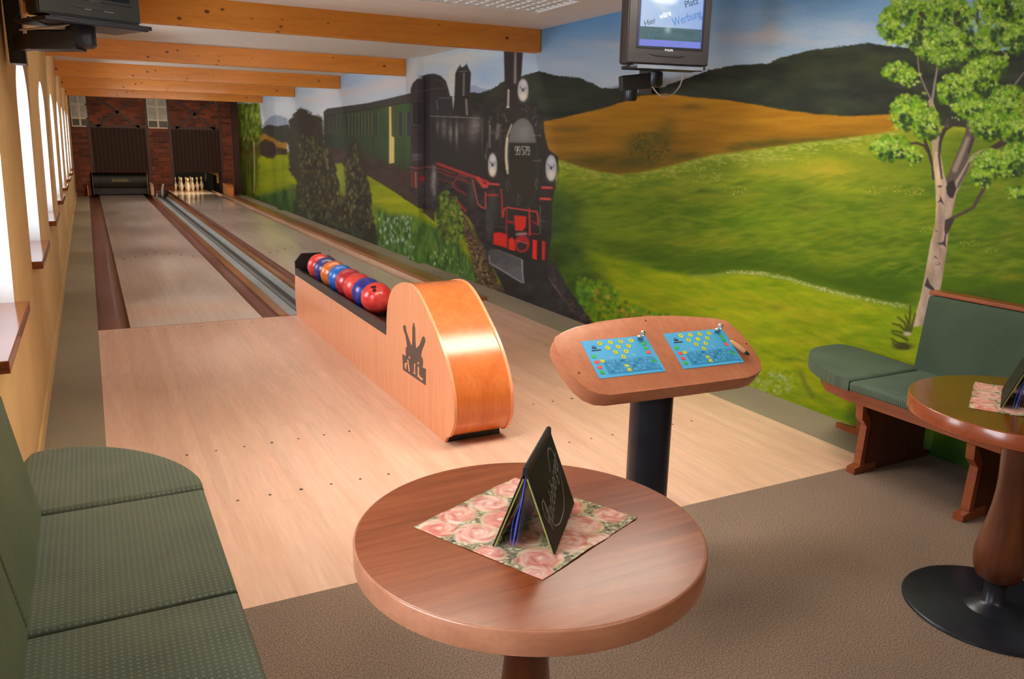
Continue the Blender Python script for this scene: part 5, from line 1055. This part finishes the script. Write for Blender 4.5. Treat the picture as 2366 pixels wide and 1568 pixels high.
for s in (-1, 1):
    cx = s*(.076+.27)/2; w, h = .27, .171; bm = bmesh.new(); box(bm, cx-w/2, cx+w/2, -h/2, h/2, 0, .0012)
    box(bm, cx-w/2+.045, cx+w/2-.012, -h/2+.012, -.012, .0012, .0016, 4)
    for r in range(4):
        for q in range(11):
            a = cx-w/2+.056+q*.0185+(r % 2)*.004; b = -h/2+.018+r*.0145; box(bm, a, a+.012, b, b+.0095, .0016, .0022, 6 if (q*3+r) % 4 else 4); box(bm, a+.003, a+.009, b+.003, b+.0065, .0022, .0025, 5 if (q+r) % 3 == 0 else 4)
    for r in range(4):
        for q in range(4-r):
            a = cx-.065+(q+r/2)*.043+.0; b = .068-r*.0235; lathe(bm, [(.0092, .0012), (.0092, .0022)], 18, (a, b), 1); lathe(bm, [(.0021, .0022), (.0021, .0027)], 10, (a, b), 5)
    L = cx-w/2
    for a, b, m in ((.022, .012, 2), (.022, -.014, 3), (.045, -.012, 1), (.022, -.038, 3), (.022, -.060, 2), (.243, .048, 2), (.243, .028, 2), (.243, .006, 3), (.246, -.036, 2), (.128, -.044, 1), (.132, -.062, 1)): box(bm, L+a-.0085, L+a+.0085, b-.007, b+.007, .0012, .0024, m, bev=.001, seg=1)
    for a, b in ((.085, .0), (.178, .002)): box(bm, L+a-.01, L+a+.01, b-.007, b+.007, .0012, .0018, 6)
    for q in range(5): box(bm, L+.03+q*.004, L+.033+q*.004, .045, .053+(.008 if q % 2 else 0), .0012, .0018, 5)
    box(bm, L+.024, L+.062, .036, .041, .0012, .0018, 5)
    box(bm, L+.252, L+.262, -.078, -.070, .0012, .0018, plain and 4)
    bmesh.ops.transform(bm, matrix=MC @ Matrix.Translation((0, 0, .0002)), verts=bm.verts); kp = obj('keypad', bm, KM, sc_); kp.matrix_parent_inverse = inv
    kp['label'] = 'left blue keypad' if s < 0 else 'right blue keypad'
    bm = bmesh.new(); MK = MC @ Matrix.Translation((L+.243, .076, .001))
    lathe(bm, [(.009, 0), (.009, .006), (.005, .008), (.004, .02), (.0085, .026), (.0085, .032), (.004, .036), (0, .037)], 20, M=MK); box(bm, -.003, .003, -.013, .013, .02, .03, M=MK)
    lathe(bm, [(.0045, 0), (.0045, .012), (0, .014)], 12, M=MK @ Matrix.Translation((-.014, -.002, 0))); o = obj('key_switch', bm, M_CHROME, sc_, smooth=40); o.matrix_parent_inverse = inv
for a, b in ((-.372, -.05), (.373, .0), (.0, .158)):
    bm = bmesh.new(); lathe(bm, [(.0045, 0), (.0045, .0008)], 12, M=MC @ Matrix.Translation((a, b, 0))); o = obj('screw_plug', bm, plain('brown_plug', S(118, 52, 30), .4), sc_); o.matrix_parent_inverse = inv
MW = MC @ Matrix.Translation((.318, -.022, .0115)) @ Matrix.Rotation(R_(-62), 4, 'Z') @ Matrix.Rotation(PI/2, 4, 'Y')
tl = empty('wooden_stylus', MW.translation, 0, 'small wooden-handled tool with dark tip lying on the right keypad', 'tool'); ivt = Matrix.Translation(-MW.translation)
bm = bmesh.new(); lathe(bm, [(.002, -.042), (.006, -.036), (.010, -.01), (.0095, .015), (.006, .028)], 16, M=MW); o = obj('handle', bm, plain('pale_wood_handle', S(206, 150, 108), .4), tl, smooth=60); o.matrix_parent_inverse = ivt
bm = bmesh.new(); lathe(bm, [(.006, .028), (.0065, .038), (.003, .046), (0, .047)], 16, M=MW); o = obj('tip', bm, M_BLKM, tl, smooth=60); o.matrix_parent_inverse = ivt

# ================================================================== televisions
M_TVB = plain('tv_casing_grey', S(44, 41, 43), .38, var=.03); M_TVD = plain('tv_casing_dark', S(30, 30, 32), .42); M_SCR0 = plain('dark_glass', (.012, .016, .016, 1), .08); M_LOGO = plain('silver_print', S(190, 190, 196), .3); M_CBL = plain('white_cable', S(190, 186, 178), .5)
def television(loc, az, w, h, on, label):
    M_TVB = globals()['M_TVB'] if on else plain('tv_casing_black', S(17, 16, 15), .45, var=.03)
    t = empty('television', loc, R_(90-az), label, 'television', 'televisions on wall brackets')
    # local: x along the front, y backwards, z up; origin bottom left front
    bm = bmesh.new(); prism(bm, [(0, 0), (w, 0), (w, h), (0, h)], 0, .07, 'Y'); bmesh.ops.bevel(bm, geom=[e for e in bm.edges], offset=.006, segments=2, affect='EDGES')
    obj('front_bezel', bm, M_TVB, t)
    bm = bmesh.new(); rings = []
    for y, m, lo in ((.07, .004, 0), (.16, .02, .0), (.30, .09, .02), (.42, .15, .06)):
        rings.append([bm.verts.new(p) for p in ((m, y, lo+.004), (w-m, y, lo+.004), (w-m, y, h-m*1.1), (m, y, h-m*1.1))])
    for a, b in zip(rings, rings[1:]):
        for k in range(4): bm.faces.new((a[k], a[(k+1) % 4], b[(k+1) % 4], b[k]))
    bm.faces.new(rings[0][::-1]); bm.faces.new(rings[-1]); bmesh.ops.bevel(bm, geom=list(bm.edges), offset=.008, segments=2, affect='EDGES'); obj('rear_casing', bm, M_TVD, t, smooth=40)
    sx0, sx1, sz0, sz1 = w*.125, w*.895, w*.185, w*.185+w*.77*.77
    sz1 = min(sz1, h-.02)
    bm = bmesh.new(); box(bm, sx0-.012, sx1+.012, -.002, .02, sz0-.012, sz1+.010, bev=.002); obj('screen_surround', bm, plain('screen_surround_black', (.008, .008, .012, 1), .4), t)
    n = 90; g = np.linspace(0, 1, n); a, b = np.meshgrid(g, g); bul = .010*(1-((a-.5)*2)**2)*(1-((b-.5)*2)**2)
    Xs = sx0+(sx1-sx0)*a; Zs_ = sz0+(sz1-sz0)*b; Yv = -.003-bul
    if on:
        U, V = a*1000, (1-b)*1000
        c = Canvas(U, V, lambda u0, u1, v0, v1: (lambda i, j, k, l: None if i >= j or k >= l else (slice(k, l), slice(i, j)))(*np.clip(np.searchsorted(g*1000, [u0, u1]), 0, n), *np.clip([n-int(math.ceil(v1/1000*n)), n-int(math.floor(v0/1000*n))], 0, n)))
        sky = np.array([150, 180, 235.])+(1-a[..., None])*np.array([40, 36, 10.])+(b[..., None]-.6)*np.array([0, 10, 14.]); c.C[:] = sky
        m = np.clip(1-abs((a-.1)-(.95-b)*.9)/.14, 0, 1)[..., None]*np.clip((b-.5)/.2, 0, 1)[..., None]; c.C[:] = c.C*(1-m*.6)+np.array([225, 240, 250.])*m*.6
        gr = ((b < .34) & (b > .12))[..., None]; c.C[:] = np.where(gr, np.array([58, 98, 108.])+(fbm(U, V, 200, 40, 5)[..., None]-.5)*40, c.C)
        lo_ = (b <= .12)[..., None]; c.C[:] = np.where(lo_, np.array([122, 134, 226.]), c.C); edge = ((a < .012) | (a > .988) | (b < .01))[..., None]; c.C[:] = np.where(edge, np.array([60, 70, 160.]), c.C)
        c.C[:] = c.C*(1-.55*np.exp(-(((a-.44)/.05)**2+((b-.30)/.06)**2)))[..., None]+np.array([235, 255, 255.])*(.55*np.exp(-(((a-.44)/.05)**2+((b-.30)/.06)**2)))[..., None]  # reflected flash glare painted into the picture as a white spot
        scr = grid_mesh('screen', Xs, Yv, Zs_, to_lin(c.C), painted('tv_picture', .1, .5, emis=.6), t)
        MT0 = lambda x, z, ang: Matrix.Translation((x, -.0145, z)) @ Matrix.Rotation(PI/2, 4, 'X') @ Matrix.Rotation(R_(ang), 4, 'Z')
        mt1 = plain('screen_letter_dark', S(14, 36, 60), .5); mt2 = plain('screen_letter_mid', S(40, 80, 140), .5); sw_, sh_ = sx1-sx0, sz1-sz0
        text_mesh('screen_text', 'Platz', .050, mt1, scr, MT0(sx0+sw_*.78, sz0+sh_*.80, 20), .0005, sx=.9)
        text_mesh('screen_text', 'Werbung', .064, mt2, scr, MT0(sx0+sw_*.725, sz0+sh_*.53, 20), .0005, sx=.74)
        text_mesh('screen_text', 'Hier', .044, mt1, scr, MT0(sx0+sw_*.15, sz0+sh_*.42, 20), .0005, sx=.9)
        text_mesh('screen_text', 'w\u00e4re', .044, plain('screen_letter_pale', S(176, 190, 200), .5), scr, MT0(sx0+sw_*.38, sz0+sh_*.56, 20), .0005, sx=.8)
        text_mesh('screen_text', 'f\u00fcr', .05, plain('screen_letter_green', S(34, 72, 84), .5), scr, MT0(sx0+sw_*.19, sz0+sh_*.20, 20), .0005, sx=.8)
    else:
        scr = grid_mesh('screen', Xs, Yv, Zs_, np.zeros(a.shape+(3,)), M_SCR0, t)
    text_mesh('brand_letters', 'PHILIPS', .016 if on else .014, M_LOGO if on else plain('dim_print', S(90, 90, 92), .3), t, Matrix.Translation((w/2+(.0 if on else .02), -.002, h*.165)) @ Matrix.Rotation(PI/2, 4, 'X'), .0006)
    bm = bmesh.new(); prism(bm, [(w*.26, h*.115), (w*.43, h*.125), (w*.46, h*.118), (w*.64, h*.118), (w*.70, h*.112), (w*.64, h*.09), (w*.34, h*.095)], -.003, 0, 'Y'); obj('control_flap', bm, M_TVD, t)
    if not on:
        bm = bmesh.new(); box(bm, w*.43, w*.5, -.0035, 0, h*.082, h*.088); box(bm, w*.62, w*.72, -.0035, 0, h*.082, h*.088); obj('port_marks', bm, M_LOGO, t)
    return t
TVR = television((2.5226, -3.2431, 1.978), 102.5, .5, .46, True, 'switched-on television on a bracket at the painted wall showing an advert')
TVL = television((-.3125, -3.01, 2.031), 64.3, .45, .425, False, 'dark television on a bracket at the window wall, upper left')
def mount(loc, az, w, armpts, plate, label, cable, pod, tx=(.03, -.03, .15)):
    t = empty('television_bracket', loc, R_(90-az), label, 'television bracket', 'black wall brackets carrying televisions')
    bm = bmesh.new(); box(bm, tx[0], w+tx[1], -.03, tx[2], -.022, -.004, bev=.004); box(bm, tx[0]-.02, w+tx[1]-.02, -.034, -.012, -.03, -.012, bev=.004); obj('tray', bm, M_BLKM, t)
    if cable[1]: bm = bmesh.new(); box(bm, .05, w-.05, -.038, -.033, -.026, -.008); obj('tray_lip', bm, plain('steel_lip', S(112, 120, 136), .35, metal=.4), t)
    inv = t.matrix_basis.inverted() if False else None
    bpy.context.view_layer.update(); W = t.matrix_world.inverted()
    def addw(nm, bm, mt, sm=None): bmesh.ops.transform(bm, matrix=W, verts=bm.verts); return obj(nm, bm, mt, t, smooth=sm)
    for q, (p, r, z0, z1) in enumerate(pod):
        bm = bmesh.new(); lathe(bm, [(r*.8, z0), (r, z0+.012), (r, z1-.004), (r*.9, z1)], 28, c=p); addw('swivel_joint', bm, M_BLKM, 40)
    bm = bmesh.new()
    for a, b, hw, hh in armpts:
        a, b = Vector(a), Vector(b); d = (b-a); L = d.length; q = d.to_track_quat('X', 'Z').to_matrix().to_4x4(); box(bm, 0, L, -hw, hw, -hh, hh, M=Matrix.Translation(a) @ q, bev=.006)
    addw('swing_arm', bm, M_BLK)
    bm = bmesh.new(); box(bm, *plate, bev=.005); addw('wall_plate', bm, M_BLK)
    bm = bmesh.new(); tube(bm, curve_pts(cable[0], 7), .0045, 8); addw('cable', bm, M_CBL, 60)
    if len(cable) > 2:
        for c_ in cable[2]: bm = bmesh.new(); tube(bm, curve_pts(c_, 7), .004, 8); addw('black_cable', bm, M_BLK, 60)
    return t
mount((2.5226, -3.2431, 1.976), 102.5, .5, [((2.80, -3.08, 1.905), (2.64, -3.02, 1.885), .035, .042), ((2.70, -3.0, 1.885), (3.50, -2.09, 1.965), .022, .026)], (3.50, 3.569, -2.17, -2.01, 1.90, 2.3),
      'black swing-arm bracket under the switched-on television', ([(2.80, -3.12, 1.87), (2.86, -3.12, 1.825), (2.94, -3.12, 1.83), (3.0, -3.12, 1.88), (3.01, -3.14, 1.955)], True), [((2.83, -3.10), .045, 1.87, 1.955), ((2.72, -3.02), .038, 1.79, 1.87)])
mount((-.3125, -3.01, 2.029), 64.3, .45, [((-.165, -2.80, 1.945), (-.35, -2.72, 1.94), .06, .042), ((-.33, -2.72, 1.94), (-.435, -2.35, 1.955), .034, .034), ((-.28, -2.80, 2.012), (-.435, -2.35, 2.06), .012, .012)], (-.474, -.405, -2.42, -2.28, 1.86, 2.52),
      'black swing-arm bracket under the dark television', ([(-.40, -2.74, 1.98), (-.30, -2.86, 1.985), (-.22, -2.86, 2.0), (-.19, -2.84, 2.02)], False, [[(-.42, -2.4, 2.2), (-.40, -2.6, 2.08), (-.42, -2.7, 2.02), (-.36, -2.72, 2.01)], [(-.36, -2.9, 2.02), (-.28, -2.9, 1.995), (-.2, -2.86, 2.01)]]), [((-.16, -2.80), .062, 1.915, 2.01)], (.03, .035, .3))

# ================================================================== ceiling lamps, added fill tubes, outside light
M_DIF = emit('lamp_diffuser', (1.0, .92, .80, 1), 15.0); M_DOFF = plain('lamp_diffuser_off', (.8, .8, .8, 1), .5)
M_LOUV = plain('louvre_white', (.75, .75, .73, 1), .35, var=.02)
def lamp(cx, cy, label, on=True):
    t = empty('ceiling_lamp', (cx, cy, 2.535), 0, label, 'ceiling lamp', 'louvred ceiling lamps'); w, d = .6, .3
    bm = bmesh.new(); box(bm, -w, w, -d, d, -.012, -.001); obj('diffuser', bm, M_DIF if on else M_DOFF, t)
    bm = bmesh.new()
    for k in range(15): x = -w+.02+k*(2*w-.04)/14; box(bm, x-.002, x+.002, -d, d, -.034, -.014)
    for k in range(8): y = -d+.02+k*(2*d-.04)/7; box(bm, -w, w, y-.002, y+.002, -.034, -.014)
    obj('louvre', bm, M_LOUV, t)
    bm = bmesh.new()
    for a in ((-w-.02, w+.02, -d-.02, -d), (-w-.02, w+.02, d, d+.02), (-w-.02, -w, -d, d), (w, w+.02, -d, d)): box(bm, *a, -.038, -.001)
    obj('frame', bm, M_PVC, t)
lamp(2.35, -1.72, 'white louvred ceiling lamp in front of the first beam, right half', False)
LAMPS = [(2.35, -3.75, 'white louvred ceiling lamp beside the switched-on television'), (2.35, -6.2, 'white louvred ceiling lamp above the right-hand table', False), (.75, -4.1, 'white louvred ceiling lamp above the left approach'), (.75, -6.4, 'white louvred ceiling lamp behind the foreground table', False), (1.5, -8.3, 'white louvred ceiling lamp at the back wall')]
for a in LAMPS: lamp(*a)
M_TUBE = emit('added_tube_glow', (1.0, .95, .88, 1), 56.0)  # added tubes, hidden behind the beams, to brighten the far lanes
for y, nm in ((-.388, 'nearest'), (2.997, 'second'), (6.26, 'third'), (9.53, 'fourth'), (12.9, 'fifth')):
    t = empty('added_tube_lamp', (1.52, y+.2, 2.5), 0, 'added tube lamp, out of view behind the %s ceiling beam' % nm, 'ceiling lamp', 'added fill lamps behind the beams')
    obj('added_lamp_channel', B(-1.2, 1.2, -.04, .04, .01, .034), M_PVC, t); bm = bmesh.new(); tube(bm, [(-1.18, 0, -.008), (1.18, 0, -.008)], .016, 14); obj('added_fill_tube', bm, M_TUBE, t, smooth=60)
w = bpy.data.worlds.new('overcast'); bpy.context.scene.world = w; w.use_nodes = True; nt = w.node_tree; bg = nt.nodes['Background']
gr = nt.nodes.new('ShaderNodeTexGradient'); tc = nt.nodes.new('ShaderNodeTexCoord'); nz = nt.nodes.new('ShaderNodeTexNoise'); nz.inputs['Scale'].default_value = 2.0; nt.links.new(tc.outputs['Generated'], nz.inputs['Vector'])
rp = nt.nodes.new('ShaderNodeValToRGB'); rp.color_ramp.elements[0].color = (.80, .88, 1, 1); rp.color_ramp.elements[1].color = (.95, .98, 1, 1); nt.links.new(nz.outputs['Fac'], rp.inputs['Fac']); nt.links.new(rp.outputs['Color'], bg.inputs['Color']); bg.inputs['Strength'].default_value = 11.0
for f in WINF:
    l = bpy.data.lights.new('window_portal', 'AREA'); l.shape = 'RECTANGLE'; l.size = 1.3; l.size_y = 1.1; l.cycles.is_portal = True
    o = bpy.data.objects.new('window_portal', l); col.objects.link(o); o.location = (-.84, f-.53, 1.45); o.rotation_euler = (0, R_(-90), 0)
s = bpy.context.scene; s.view_settings.view_transform = 'Standard'; s.view_settings.look = 'None'; s.view_settings.gamma = 1; s.view_settings.use_curve_mapping = False; s.view_settings.exposure = 0.5
s.cycles.use_denoising = True; s.cycles.max_bounces = 8; s.cycles.diffuse_bounces = 5; s.cycles.glossy_bounces = 4; s.cycles.transparent_max_bounces = 12; s.cycles.sample_clamp_indirect = 6.0; s.cycles.caustics_reflective = False; s.cycles.caustics_refractive = False
